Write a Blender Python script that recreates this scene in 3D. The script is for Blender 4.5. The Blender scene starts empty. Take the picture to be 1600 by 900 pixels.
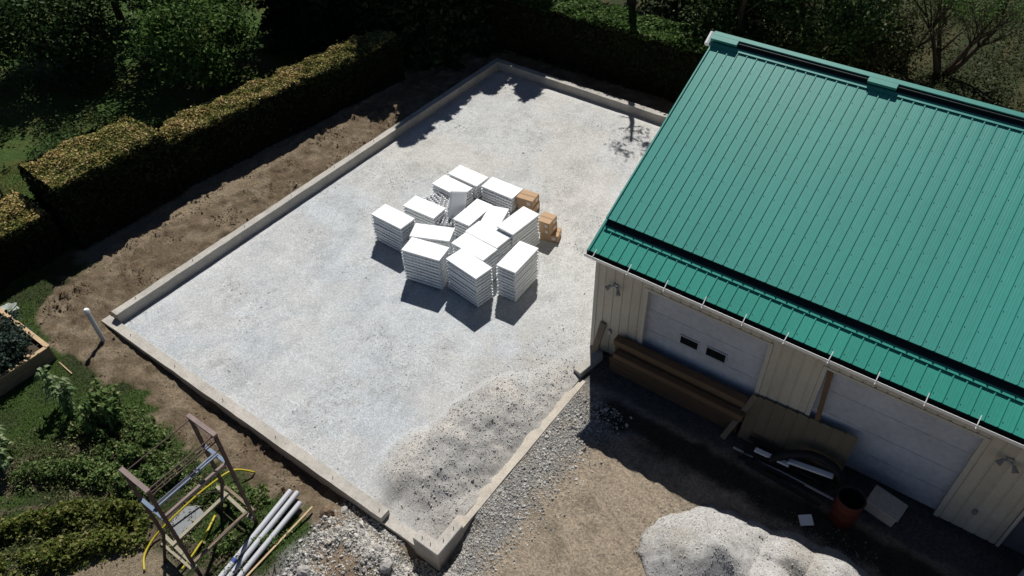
import bpy, math, random
import numpy as np
from mathutils import Vector, Matrix
R = math.radians
S = bpy.context.scene
COL = S.collection
rng = np.random.default_rng(7)
random.seed(7)

# ------------------------------------------------------------------ camera
F, PIT, ROLL, YAW = 1211.92, 0.757789, -0.027254, 2.216148
CAM = Vector((17.2508, -5.0298, 14.4))
_h = Vector((math.cos(YAW), math.sin(YAW), 0)); _r = Vector((math.sin(YAW), -math.cos(YAW), 0))
_f = _h * math.cos(PIT) - Vector((0, 0, math.sin(PIT))); _u = _r.cross(_f)
_rr = _r * math.cos(ROLL) + _u * math.sin(ROLL); _uu = _u * math.cos(ROLL) - _r * math.sin(ROLL)
cd = bpy.data.cameras.new('camera'); cam = bpy.data.objects.new('camera', cd); COL.objects.link(cam)
M3 = Matrix((_rr, _uu, -_f)).transposed()
cam.matrix_world = Matrix.Translation(CAM) @ M3.to_4x4()
cd.sensor_width = 36; cd.lens = F / 1600 * 36; cd.clip_end = 2000; cd.clip_start = 0.1
S.camera = cam

# ------------------------------------------------------------------ light
SUN_AZ, SUN_EL = R(121.5), R(52.5)          # direction TOWARDS the sun, from +X counter-clockwise
w = bpy.data.worlds.new('World'); S.world = w; w.use_nodes = True
nt = w.node_tree; nt.nodes.clear()
sky = nt.nodes.new('ShaderNodeTexSky'); sky.sky_type = 'NISHITA'; sky.sun_disc = False
sky.sun_elevation = SUN_EL; sky.sun_rotation = math.pi / 2 - SUN_AZ
sky.air_density = 0.5; sky.dust_density = 0.1; sky.ozone_density = 1.2
bg = nt.nodes.new('ShaderNodeBackground'); bg.inputs[1].default_value = 0.05
wo = nt.nodes.new('ShaderNodeOutputWorld')
nt.links.new(sky.outputs[0], bg.inputs[0]); nt.links.new(bg.outputs[0], wo.inputs[0])
sd = bpy.data.lights.new('sun', 'SUN'); sd.energy = 5.0; sd.angle = R(0.5); sd.color = (1.0, 0.972, 0.92)
sun = bpy.data.objects.new('sun', sd); COL.objects.link(sun)
tosun = Vector((math.cos(SUN_AZ) * math.cos(SUN_EL), math.sin(SUN_AZ) * math.cos(SUN_EL), math.sin(SUN_EL)))
sun.rotation_euler = tosun.to_track_quat('Z', 'Y').to_euler(); sun.location = (0, 0, 60)
S.view_settings.view_transform = 'Standard'; S.view_settings.look = 'None'
S.view_settings.exposure = 0.06; S.view_settings.gamma = 1.0; S.view_settings.use_curve_mapping = False

# ------------------------------------------------------------------ node helpers / materials
def mat(name):
    m = bpy.data.materials.new(name); m.use_nodes = True; n = m.node_tree
    return m, n, n.nodes['Principled BSDF'], n.nodes['Material Output']
def node(n, t, **kw):
    x = n.nodes.new(t)
    for k, v in kw.items():
        if k in x.inputs: x.inputs[k].default_value = v
        else: setattr(x, k, v)
    return x
def ramp(n, src, stops, interp='LINEAR'):
    r = n.nodes.new('ShaderNodeValToRGB'); r.color_ramp.interpolation = interp
    e = r.color_ramp.elements
    while len(e) > 1: e.remove(e[-1])
    e[0].position, e[0].color = stops[0][0], (*stops[0][1], 1)
    for p_, c in stops[1:]:
        q = e.new(p_); q.color = (*c, 1)
    n.links.new(src, r.inputs[0]); return r.outputs[0]
def mixc(n, fac, a, b, mode='MIX'):
    x = n.nodes.new('ShaderNodeMix'); x.data_type = 'RGBA'; x.blend_type = mode
    for i, v in ((0, fac), (6, a), (7, b)):
        if hasattr(v, 'is_linked') or isinstance(v, bpy.types.NodeSocket): n.links.new(v, x.inputs[i])
        else: x.inputs[i].default_value = v if i == 0 else (*v, 1)
    return x.outputs[2]
def coords(n, kind='Object'):
    return n.nodes.new('ShaderNodeTexCoord').outputs[kind]
def noise(n, vec, scale, detail=5, rough=0.6, out='Fac'):
    x = node(n, 'ShaderNodeTexNoise'); x.inputs['Scale'].default_value = scale
    x.inputs['Detail'].default_value = detail; x.inputs['Roughness'].default_value = rough
    n.links.new(vec, x.inputs['Vector']); return x.outputs[out]
def bump(n, src, bsdf, strength=0.4, dist=0.02):
    b = n.nodes.new('ShaderNodeBump'); b.inputs['Strength'].default_value = strength; b.inputs['Distance'].default_value = dist
    n.links.new(src, b.inputs['Height']); n.links.new(b.outputs[0], bsdf.inputs['Normal'])
def basic(name, c, rough=0.7, var=0.25, scale=6, metal=0.0, bmp=0.15, spec=0.3, bd=0.01, tint=0.0):
    """plain colour with two octaves of wear and fine relief"""
    m, n, b, o = mat(name); tc = coords(n)
    f = noise(n, tc, scale, 8, 0.65); f2 = noise(n, tc, scale * 9, 3)
    a = tuple(x * (1 - var) for x in c); d = tuple(min(1, x * (1 + var)) for x in c)
    col = ramp(n, f, [(0.3, a), (0.7, d)])
    col = mixc(n, 0.35, col, ramp(n, f2, [(0.35, a), (0.65, d)]))
    if tint:
        oi = n.nodes.new('ShaderNodeObjectInfo'); col = mixc(n, 1.0, col, ramp(n, oi.outputs['Random'], [(0, (1 - tint,) * 3), (1, (1 + tint,) * 3)]), 'MULTIPLY')
    n.links.new(col, b.inputs['Base Color'])
    b.inputs['Roughness'].default_value = rough; b.inputs['Metallic'].default_value = metal
    b.inputs['Specular IOR Level'].default_value = spec
    if bmp: bump(n, f2, b, bmp, bd)
    return m
def leafmat(name, stops, trans=0.3, rough=0.55):
    m, n, b, o = mat(name)
    g = n.nodes.new('ShaderNodeNewGeometry')
    col = ramp(n, g.outputs['Random Per Island'], stops)
    lo = noise(n, coords(n), 1.3, 3)
    col = mixc(n, 0.5, col, ramp(n, lo, [(0.3, (0.55, 0.55, 0.55)), (0.7, (1.25, 1.25, 1.2))]), 'MULTIPLY')
    n.links.new(col, b.inputs['Base Color']); b.inputs['Roughness'].default_value = rough
    b.inputs['Specular IOR Level'].default_value = 0.12
    t = n.nodes.new('ShaderNodeBsdfTranslucent'); n.links.new(col, t.inputs['Color'])
    mx = n.nodes.new('ShaderNodeMixShader'); mx.inputs[0].default_value = trans
    n.links.new(b.outputs[0], mx.inputs[1]); n.links.new(t.outputs[0], mx.inputs[2]); n.links.new(mx.outputs[0], o.inputs['Surface'])
    return m
MT = {}

# ------------------------------------------------------------------ object helpers
def link(o, parent=None):
    COL.objects.link(o)
    if parent is not None: o.parent = parent
    return o
def tag(o, label=None, cat=None, group=None, kind=None):
    if label: o['label'] = label
    if cat: o['category'] = cat
    if group: o['group'] = group
    if kind: o['kind'] = kind
    return o
def empty(name, loc=(0, 0, 0), rz=0.0, label=None, cat=None, group=None):
    o = bpy.data.objects.new(name, None); o.location = loc; o.rotation_euler = (0, 0, rz); o.empty_display_size = 0.2
    link(o); return tag(o, label, cat, group)
def npmesh(name, V, faces, mats=(), smooth=False, midx=None):
    """V (n,3) array, faces (m,k) int array all of the same size k"""
    V = np.asarray(V, np.float32); faces = np.asarray(faces, np.int32)
    me = bpy.data.meshes.new(name); k = faces.shape[1]
    me.vertices.add(len(V)); me.vertices.foreach_set('co', V.ravel())
    me.loops.add(faces.size); me.loops.foreach_set('vertex_index', faces.ravel())
    me.polygons.add(len(faces)); me.polygons.foreach_set('loop_start', np.arange(0, faces.size, k, dtype=np.int32))
    if midx is not None: me.polygons.foreach_set('material_index', np.asarray(midx, np.int32))
    me.polygons.foreach_set('use_smooth', np.full(len(faces), smooth))
    for m in mats: me.materials.append(m)
    me.update(calc_edges=True); me.validate(); return me
class MB:
    def __init__(s): s.v = []; s.f = []; s.m = []
    def add(s, vs, fs, mi=0):
        o = len(s.v); s.v += [tuple(v) for v in vs]; s.f += [tuple(i + o for i in f) for f in fs]; s.m += [mi] * len(fs)
    def box(s, c, d, rot=None, mi=0, taper=None):
        x, y, z = d[0] / 2, d[1] / 2, d[2] / 2
        P = [Vector((a * x, b * y, e * z)) for e in (-1, 1) for b in (-1, 1) for a in (-1, 1)]
        if rot is not None: P = [rot @ q for q in P]
        c = Vector(c)
        s.add([c + q for q in P], [(0, 2, 3, 1), (4, 5, 7, 6), (0, 1, 5, 4), (2, 6, 7, 3), (0, 4, 6, 2), (1, 3, 7, 5)], mi)
    def bar(s, a, b, wd, ht=None, up=(0, 0, 1), mi=0):
        a = Vector(a); b = Vector(b); d = (b - a); L = d.length; d.normalize(); up = Vector(up)
        if abs(d.dot(up)) > 0.98: up = Vector((1, 0, 0))
        x = d; y = up.cross(x).normalized(); z = x.cross(y)
        s.box((a + b) / 2, (L, wd, ht or wd), Matrix((x, y, z)).transposed(), mi)
    def tube(s, pts, rad, n=8, mi=0, cap=True, hollow=False):
        pts = [Vector(p_) for p_ in pts]; rads = rad if hasattr(rad, '__len__') else [rad] * len(pts)
        o = len(s.v); ref = Vector((0, 0, 1))
        for i, p_ in enumerate(pts):
            t = (pts[min(i + 1, len(pts) - 1)] - pts[max(i - 1, 0)]).normalized()
            if abs(t.dot(ref)) > 0.95: rf = Vector((1, 0, 0))
            else: rf = ref
            u = t.cross(rf).normalized(); v = t.cross(u)
            for k in range(n):
                a = 2 * math.pi * k / n; s.v.append(tuple(p_ + (u * math.cos(a) + v * math.sin(a)) * rads[i]))
        for i in range(len(pts) - 1):
            for k in range(n):
                q = (o + i * n + k, o + i * n + (k + 1) % n, o + (i + 1) * n + (k + 1) % n, o + (i + 1) * n + k)
                s.f.append(q); s.m.append(mi)
        if cap:
            s.f.append(tuple(o + k for k in range(n))[::-1]); s.m.append(mi)
            s.f.append(tuple(o + (len(pts) - 1) * n + k for k in range(n))); s.m.append(mi)
    def mesh(s, name, mats, smooth=False):
        me = bpy.data.meshes.new(name); me.from_pydata(s.v, [], s.f)
        for m in (mats if isinstance(mats, (list, tuple)) else [mats]): me.materials.append(m)
        me.polygons.foreach_set('material_index', s.m)
        if smooth: me.polygons.foreach_set('use_smooth', [True] * len(s.f))
        me.update(); return me
    def build(s, name, mats, parent=None, loc=(0, 0, 0), rot=(0, 0, 0), smooth=False):
        o = bpy.data.objects.new(name, s.mesh(name, mats, smooth)); o.location = loc; o.rotation_euler = rot
        return link(o, parent)
def ob(name, me, parent=None, loc=(0, 0, 0), rot=(0, 0, 0)):
    o = bpy.data.objects.new(name, me); o.location = loc; o.rotation_euler = rot; return link(o, parent)
def bevel(o, wd=0.01, seg=1):
    b = o.modifiers.new('bevel', 'BEVEL'); b.width = wd; b.segments = seg; b.limit_method = 'ANGLE'; return o

# numpy value noise ---------------------------------------------------------
def _hash(i, j, s): 
    h = (i * 374761393 + j * 668265263 + s * 974634777) & 0x7fffffff
    h = ((h ^ (h >> 13)) * 1274126177) & 0x7fffffff
    return ((h ^ (h >> 16)) & 0xffff) / 65535.0
def vn(x, y, s=0):
    xi = np.floor(x).astype(np.int64); yi = np.floor(y).astype(np.int64); xf = x - xi; yf = y - yi
    u = xf * xf * (3 - 2 * xf); v = yf * yf * (3 - 2 * yf)
    a = _hash(xi, yi, s); b = _hash(xi + 1, yi, s); c = _hash(xi, yi + 1, s); d = _hash(xi + 1, yi + 1, s)
    return (a * (1 - u) + b * u) * (1 - v) + (c * (1 - u) + d * u) * v
def fbm(x, y, s=0, o=4, g=0.5):
    t = 0; a = 1; n_ = 0
    for k in range(o):
        t = t + a * vn(x * 2 ** k, y * 2 ** k, s + k * 17); n_ += a; a *= g
    return t / n_
def sstep(a, b, x): t = np.clip((x - a) / (b - a), 0, 1); return t * t * (3 - 2 * t)

# ------------------------------------------------------------------ ground
def inpad(X, Y): return (X > 0.3) & (X < 11.3) & (Y > 0.1) & (Y < 16.95)
gx = [(-2.17, 0.02), (-1.74, -.89), (-.3, -1.28), (.65, -1.15), (1.6, -1.23), (2.87, -.84), (4.49, -1.29), (5.12, -1.2), (7.2, -1.1), (8.5, -.75), (9.1, -1.1), (9.3, -2.0), (9.6, -4), (12, -8)]
gxx = np.array([a for a, b in gx]); gyy = np.array([b for a, b in gx])
def ground_z(X, Y):
    z = -0.02 + 0.05 * (fbm(X * .7, Y * .7, 3, 4) - .5)
    bank = sstep(-3.2, -1.2, X) * sstep(0.35, 0.15, X) * sstep(-0.6, 0.6, Y)
    z = z + bank * (0.06 + 0.12 * (fbm(X * 2.2, Y * 1.1, 5, 4) - .4))
    clod = fbm(X * 5, Y * 5, 11, 3)
    dirtL = sstep(-2.8, -2.0, X) * sstep(9, 7.5, X) * sstep(-1.6, -1.0, Y) * (Y < 17)
    z = z + dirtL * sstep(.25, .7, np.hypot(X, Y)) * ((0.22 * np.maximum(clod - .5, 0) + .09 * np.maximum(fbm(X * 9, Y * 9, 17, 2) - .5, 0)) * 2 * sstep(.38, .6, fbm(X * 1.1, Y * 1.1, 13, 3)) + .05 * (fbm(X * 2, Y * 2, 15, 3) - .5))
    # trench along the outside of the front beam
    dep = np.interp(X, [-.5, 0.5, 3, 6, 8.4, 9.2, 10, 11.5, 12.2], [0, .08, .2, .3, .32, .22, .25, .28, .0])
    z = z - dep * sstep(-0.75, -0.22, Y) * sstep(0.9, 0.05, Y) * sstep(12.0, 11.5, X)
    z = z - 0.22 * sstep(11.9, 11.5, X) * sstep(10.6, 10.9, X) * sstep(1.3, .8, Y) * sstep(-1.2, -.5, Y)
    # rubble bank at the bottom
    rk = sstep(8.5, 9.0, X) * sstep(12.3, 11, X) * sstep(-.25, -.6, Y)
    z = z + rk * (0.34 * (fbm(X * 2.3, Y * 2.3, 21, 4) - .35) + .1 * np.maximum(fbm(X * 7, Y * 7, 23, 2) - .5, 0))
    # sand with wheel tracks
    sd_ = sstep(12.0, 12.4, X) * sstep(5.2, 4.2, Y)
    tr = np.sin((X * .55 + Y * 1.0 + .22 * fbm(X * 1.2, Y * 1.2, 31, 3)) * 2 * np.pi / .27)
    z = z + sd_ * (0.03 * tr * sstep(.35, .5, fbm(X * .9, Y * .9, 33, 2)) + .09 * (fbm(X * 2.5, Y * 2.5, 35, 4, .6) - .5))
    z = np.where(inpad(X, Y) | ((X > -.03) & (X < 11.4) & (Y > .02) & (Y < .3)) | ((X > .2) & (X < .42) & (Y > 0) & (Y < 17)), -0.3, z)
    z = np.where((X > 10.9) & (Y > 6.4) & (Y < 17), -.06, z)
    # garden beds: soft ridges
    gd = (X > -2) & (X < 9) & (Y < -1.3)
    z = z + np.where(gd, .05 * fbm(X * 2, Y * 2, 41, 3), 0)
    far = np.maximum(np.hypot(X - 5, Y - 6) - 45, 0)
    z = z + far * 0.004 * (fbm(X * .03, Y * .03, 51, 2) - .3)
    return z
DIRT = np.array((.20, .15, .10)); DIRT2 = np.array((.33, .265, .185)); GRASS = np.array((.062, .105, .028)); GRAV = np.array((.37, .36, .345))
SAND = np.array((.47, .385, .29)); WEED = np.array((.05, .065, .028)); SOIL = np.array((.15, .115, .085))
def lerp(a, b, t): return a * (1 - t[..., None]) + b * t[..., None]
def ground_col(X, Y):
    n1 = fbm(X * .9, Y * .9, 61, 4); n2 = fbm(X * 3.3, Y * 3.3, 67, 4); n3 = fbm(X * 9, Y * 9, 71, 3)
    c = lerp(np.broadcast_to(GRASS, X.shape + (3,)), WEED * 1.1, sstep(.4, .65, n1))
    # bare strip left of the slab, and in front
    jag = (n2 - .5) * .9
    bnd = np.interp(X, gxx, gyy)
    d1 = sstep(-.12, .12, Y - bnd + jag * .8) * sstep(-2.5, -2.0, X + jag) * (X < 11.6)
    d2 = sstep(-3.4, -2.9, X + jag) * sstep(.6, 1.2, Y + jag) * (X < 11.6) * (Y < 18.6)
    dm = np.clip(np.maximum(d1, d2), 0, 1)
    dc = lerp(np.broadcast_to(DIRT, X.shape + (3,)), DIRT2, sstep(.42, .7, n2) * .7)
    dc = lerp(dc, DIRT2 * 1.12, sstep(-1.5, -2.1, X + jag * .5) * sstep(.5, 1.5, Y) * .7)
    dc = dc * (0.8 + .4 * n3)[..., None]
    c = lerp(c, dc, dm)
    # bare soil between garden rows, path at the bottom
    gd = sstep(2.0, 2.6, X) * sstep(-1.6, -1.9, Y + jag * .6)
    c = lerp(c, np.broadcast_to(SOIL, c.shape) * (.7 + .6 * n2)[..., None], gd * sstep(.45, .6, n2) * .9)
    pth = sstep(5.3, 5.8, X + jag) * sstep(-3.0, -3.35, Y + jag * .5) * sstep(7.9, 7.3, X)
    c = lerp(c, np.broadcast_to(DIRT2 * 1.0, c.shape) * (.8 + .4 * n3)[..., None], pth)
    # rubble bank
    rk = sstep(8.75, 9.05, X + jag * .6) * sstep(.3, .1, Y)
    rc = lerp(np.broadcast_to(GRAV * 1.0, c.shape), np.broadcast_to(DIRT2, c.shape), sstep(.44, .62, n1) * .85)
    bp = np.clip(sstep(1.0, .5, np.hypot((X - 9.95) / .75, (Y + 1.25) / .6) + jag) + sstep(1.0, .5, np.hypot((X - 9.2) / .7, (Y + .65) / .4) + jag), 0, 1)
    rc = lerp(rc, np.broadcast_to(DIRT2 * np.array((1.1, 1.0, .95)), c.shape), bp * .9)
    rb = sstep(9.3, 8.9, X + jag * .8) * sstep(-1.0, -.2, Y)
    rc = lerp(rc, np.broadcast_to(DIRT2 * .95, c.shape), rb)
    c = lerp(c, rc * (.8 + .4 * n3)[..., None], rk)
    # gravel apron right of the beam, sand, packed drive
    ap = sstep(11.1, 11.3, X)
    drive = lerp(np.broadcast_to(GRAV * .62, c.shape), np.broadcast_to(SOIL * .8, c.shape), sstep(.42, .6, n1))
    edge = np.interp(Y, [-3, .2, 1.2, 2.2, 3.0, 3.6, 4.4, 5.2], [12.1, 12.2, 12.25, 12.35, 12.3, 12.3, 12.7, 13.5])
    gr = lerp(np.broadcast_to(GRAV * .9, c.shape), np.broadcast_to(DIRT2 * 1.1, c.shape), sstep(.52, .7, n2) * .5)
    sn = lerp(np.broadcast_to(SAND, c.shape), np.broadcast_to(SAND * .6, c.shape), sstep(.48, .72, fbm(X * 2.2, Y * 2.2, 77, 5, .65)) * .7)
    sn = sn * (.85 + .3 * n3)[..., None]
    a = lerp(gr * (.75 + .5 * n3)[..., None], sn, sstep(-.18, .18, X - edge + jag * .5))
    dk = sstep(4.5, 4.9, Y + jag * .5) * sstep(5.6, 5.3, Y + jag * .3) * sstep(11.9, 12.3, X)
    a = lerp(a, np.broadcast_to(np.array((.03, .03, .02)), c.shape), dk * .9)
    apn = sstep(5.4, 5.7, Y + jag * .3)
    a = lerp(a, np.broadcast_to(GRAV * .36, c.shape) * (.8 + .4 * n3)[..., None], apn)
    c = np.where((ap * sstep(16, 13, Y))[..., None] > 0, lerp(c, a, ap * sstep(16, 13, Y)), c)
    # behind: rough field
    bk = sstep(18.2, 19, Y + jag)
    fld = lerp(np.broadcast_to(WEED, c.shape), np.broadcast_to(np.array((.12, .10, .05)), c.shape), sstep(.45, .7, n2) * .7)
    c = lerp(c, fld, bk)
    # leafy shade lawn left of the hedge stays grass
    lw = sstep(-3.0, -3.6, X) * sstep(18, 16, Y)
    lwn = lerp(np.broadcast_to(GRASS * 1.15, c.shape), np.broadcast_to(np.array((.10, .115, .035)), c.shape), sstep(.45, .65, n1) * sstep(-6, -8, X))
    c = lerp(c, lwn * (.75 + .5 * n3)[..., None], lw)
    return c
def axis(lo, hi, st, far_lo, far_hi):
    core = np.arange(lo, hi + 1e-6, st); g = st; l = [lo]; r = [hi]
    while l[-1] > far_lo: g *= 1.22; l.append(l[-1] - g)
    g = st
    while r[-1] < far_hi: g *= 1.22; r.append(r[-1] + g)
    return np.concatenate([np.array(l[:0:-1]), core, np.array(r[1:])])
def grid(xs, ys, zf):
    X, Y = np.meshgrid(xs, ys); Z = zf(X, Y)
    V = np.stack([X, Y, Z], -1).reshape(-1, 3); nx, ny = len(xs), len(ys)
    i = np.arange(nx * ny).reshape(ny, nx)
    Fc = np.stack([i[:-1, :-1], i[:-1, 1:], i[1:, 1:], i[1:, :-1]], -1).reshape(-1, 4)
    return X, Y, V, Fc
def colattr(me, c):
    a = me.attributes.new('tint', 'FLOAT_COLOR', 'POINT')
    buf = np.ones((len(me.vertices), 4), np.float32); buf[:, :3] = c.reshape(-1, 3); a.data.foreach_set('color', buf.ravel())
def tintmat(name, fine=(38, 150), amp=.45, bs=.7, bd=.03, speck=None):
    m, n, b, o = mat(name); tc = coords(n)
    at = n.nodes.new('ShaderNodeAttribute'); at.attribute_name = 'tint'
    f1 = noise(n, tc, fine[0], 4, .7); f2 = noise(n, tc, fine[1], 3, .7)
    lo = 1 - amp; hi = 1 + amp
    col = mixc(n, 1.0, at.outputs['Color'], ramp(n, f1, [(.3, (lo, lo, lo)), (.7, (hi, hi, hi))]), 'MULTIPLY')
    col = mixc(n, .8, col, ramp(n, f2, [(.3, (lo, lo, lo)), (.7, (hi, hi, hi))]), 'MULTIPLY')
    if speck:
        vo = node(n, 'ShaderNodeTexVoronoi'); vo.inputs['Scale'].default_value = speck; n.links.new(tc, vo.inputs['Vector'])
        col = mixc(n, .55, col, ramp(n, vo.outputs['Color'], [(0, (.45, .45, .48)), (.5, (1, 1, 1)), (1, (1.3, 1.3, 1.3))]), 'MULTIPLY')
    n.links.new(col, b.inputs['Base Color']); b.inputs['Roughness'].default_value = .95; b.inputs['Specular IOR Level'].default_value = .1
    ad = n.nodes.new('ShaderNodeMath'); ad.operation = 'ADD'; n.links.new(f1, ad.inputs[0]); n.links.new(f2, ad.inputs[1])
    bump(n, ad.outputs[0], b, bs, bd); return m
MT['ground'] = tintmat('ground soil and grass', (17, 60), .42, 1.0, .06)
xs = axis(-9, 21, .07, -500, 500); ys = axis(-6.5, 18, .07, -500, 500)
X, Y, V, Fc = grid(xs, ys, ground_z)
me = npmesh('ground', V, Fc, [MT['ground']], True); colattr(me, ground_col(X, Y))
tag(ob('ground', me), kind='structure')

# gravel inside the foundation
HEAP = [(10.25, 2.6, .42, 1.75, .55), (9.75, 1.5, .25, .8, .5), (10.75, 4.2, .16, 1.3, .3), (10.7, 1.0, .12, .8, .4), (10.95, 5.6, .12, .7, .25)]
def heap_z(X, Y):
    h = 0
    for cx, cy, hh, ry, rx in HEAP: h = np.maximum(h, hh * np.clip(1 - ((X - cx) / (rx * 1.9)) ** 2 - ((Y - cy) / (ry * 1.35)) ** 2, 0, 1))
    return h
def heapmask(X, Y):
    h = heap_z(X, Y); return np.maximum(sstep(.0, .26, h + .14 * (fbm(X * 3, Y * 3, 91, 3) - .5) * (h > .001)), sstep(10.5, 11.0, X) * sstep(6.2, 5.4, Y))
def pad_z(X, Y):
    z = -.02 + .03 * (fbm(X * .8, Y * .8, 81, 3) - .5) + .012 * (fbm(X * 6, Y * 6, 83, 3) - .5)
    h = heap_z(X, Y); z = z + h * (.75 + .5 * fbm(X * 3.5, Y * 3.5, 85, 3)) + heapmask(X, Y) * .05 * (fbm(X * 9, Y * 9, 87, 2) - .4)
    # gravel dips along the tall left and back walls
    z = z - .05 * sstep(.75, .42, X) - .05 * sstep(16.4, 16.8, Y)
    t = 1 - sstep(9.55, 9.95, X) * (1 - sstep(.22, 1.25, Y + .25 * (fbm(X * 3, Y * 3, 95, 3) - .5)))
    return z * t + -.185 * (1 - t)
def pad_col(X, Y):
    blue = np.array((.475, .50, .52)); warm = np.array((.51, .50, .475)); dark = np.array((.34, .335, .33)); pale = np.array((.54, .545, .54))
    n1 = fbm(X * .55, Y * .55, 101, 4); n2 = fbm(X * 1.7, Y * 1.7, 103, 5, .6); n3 = fbm(X * 7, Y * 7, 107, 3, .7)
    c = lerp(np.broadcast_to(blue, X.shape + (3,)), warm, np.clip(sstep(.35, .65, n1) * .5 + sstep(6, 11, Y) * .55, 0, 1))
    c = lerp(c, pale, sstep(.5, .72, n2) * .6 * sstep(11, 6, Y))
    c = lerp(c, c * .86, sstep(.45, .7, fbm(X * 2.6, Y * 2.2, 113, 5, .7)) * .8)
    c = lerp(c, dark, sstep(.5, .8, n3) * sstep(.42, .66, fbm(X * .9, Y * 1.1, 109, 4)) * .6)
    c = c * (1 + .16 * (fbm(X * 3.2 + .6 * Y, Y * .45, 121, 4) - .5) + .10 * (fbm(X * .5, Y * 3.0, 123, 3) - .5))[..., None]
    rgt = sstep(8.2, 10.6, X + (n2 - .5) * 3) * sstep(9, 5, Y)
    c = lerp(c, np.array((.42, .395, .36)), rgt * .7)
    c = lerp(c, lerp(np.broadcast_to(np.array((.36, .35, .335)), c.shape), np.array((.46, .435, .40)), sstep(.4, .62, n2)), heapmask(X, Y) * .95)
    return c
MT['gravel'] = tintmat('crushed limestone', (22, 90), .22, .6, .02, 55)
xs = np.arange(.36, 11.31, .055); ys = np.arange(.0, 16.86, .055)
X, Y, V, Fc = grid(xs, ys, pad_z)
# inside of the L corner and beam footprints stay below the concrete
me = npmesh('gravel_pad', V, Fc, [MT['gravel']], True); colattr(me, pad_col(X, Y))
tag(ob('gravel_pad', me), kind='structure')

# ------------------------------------------------------------------ concrete foundation
def concrete(name, c=(.34, .32, .285)):
    m, n, b, o = mat(name); tc = coords(n)
    f = noise(n, tc, 1.6, 8, .7); f2 = noise(n, tc, 22, 6, .7)
    col = ramp(n, f, [(.3, tuple(x * .72 for x in c)), (.55, c), (.75, tuple(x * 1.18 for x in c))])
    col = mixc(n, .6, col, ramp(n, f2, [(.32, (.62, .57, .5)), (.55, (1, 1, 1))]), 'MULTIPLY')
    n.links.new(col, b.inputs['Base Color']); b.inputs['Roughness'].default_value = .9; b.inputs['Specular IOR Level'].default_value = .2
    bump(n, f2, b, .35, .01); return m
MT['conc'] = concrete('cast concrete', (.44, .42, .385)); MT['conc_dusty'] = concrete('dusty concrete', (.54, .49, .42)); MT['conc_pale'] = concrete('gravel dusted concrete', (.47, .44, .40))
MT['steel'] = basic('dark anchor steel', (.05, .045, .042), .5, .3, 20, .6)
fnd = empty('concrete_foundation', (0, 0, 0), 0, 'pale concrete foundation wall ringing the square of white gravel', 'foundation')
def wavybox(x0, x1, y0, y1, z0, z1, st=.3, amp=.006):
    """a cast wall: a box with its top and faces slightly uneven"""
    L = max(x1 - x0, y1 - y0); alongx = (x1 - x0) > (y1 - y0); n_ = max(2, int(L / st)); mb = MB()
    for i in range(n_ + 1):
        t = i / n_; rj = [random.uniform(-amp, amp) for _ in range(4)]
        if alongx: x = x0 + (x1 - x0) * t; P = [(x, y0 + rj[0], z0), (x, y1 + rj[1], z0), (x, y1 + rj[1], z1 + rj[2]), (x, y0 + rj[0], z1 + rj[3])]
        else: y = y0 + (y1 - y0) * t; P = [(x1 + rj[0], y, z0), (x0 + rj[1], y, z0), (x0 + rj[1], y, z1 + rj[2]), (x1 + rj[0], y, z1 + rj[3])]
        mb.v += P
    for i in range(n_):
        a = i * 4
        for k in range(4): mb.f.append((a + k, a + (k + 1) % 4, a + 4 + (k + 1) % 4, a + 4 + k)[::-1]); mb.m.append(0)
    mb.f.append((0, 1, 2, 3)); mb.m.append(0); e = n_ * 4; mb.f.append((e + 3, e + 2, e + 1, e)); mb.m.append(0)
    return mb
wl = wavybox(.19, .42, .235, 17.06, -.6, .26).build('side_wall', MT['conc'], fnd)
wb = wavybox(.424, 11.4, 16.82, 17.055, -.6, .255).build('back_wall', MT['conc'], fnd)
wf = wavybox(-.03, 9.93, -.02, .23, -.6, .012).build('front_beam', MT['conc_pale'], fnd)
wt = wavybox(9.934, 10.81, -.015, .225, -.6, -.16).build('door_threshold', MT['conc_pale'], fnd)
mb = MB()
P = [(10.812, -.02), (11.47, -.02), (11.47, .78), (11.24, .78), (11.24, .215), (10.812, .215)]
mb.add([(x, y, -.6) for x, y in P] + [(x, y, .15) for x, y in P], [(5, 4, 3, 2, 1, 0), (6, 7, 8, 9, 10, 11)] + [(i, (i + 1) % 6, 6 + (i + 1) % 6, 6 + i) for i in range(6)])
cb = bevel(mb.build('corner_block', MT['conc_pale'], fnd), .012)
wr = wavybox(11.17, 11.455, .784, 5.5, -.6, .006).build('side_beam', MT['conc_dusty'], fnd)
mb = MB(); mb.box((11.25, 5.93, -.05), (.22, .85, .46), Matrix.Rotation(R(-9), 3, 'Z')); bevel(mb.build('end_block', MT['conc'], fnd), .012)
bolt = MB(); bolt.tube([(0, 0, -.05), (0, 0, .065)], .008, 6); boltm = bolt.mesh('anchor_bolt', MT['steel'])
for par, pts in ((wl, [(.3, y, .26) for y in np.arange(.9, 16.5, 1.83)]), (wb, [(x, 16.94, .255) for x in np.arange(1.2, 8, 1.83)]),
                 (wf, [(x, .1, .01) for x in np.arange(1.1, 9.4, 1.83)] + [(9.78, .1, .01)]),
                 (cb, [(10.98, .1, .15), (11.2, .09, .15), (11.36, .3, .15), (11.36, .62, .15)])):
    for q in pts: ob('anchor_bolt', boltm, par, q, (random.uniform(-.1, .1), random.uniform(-.1, .1), 0))

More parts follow.
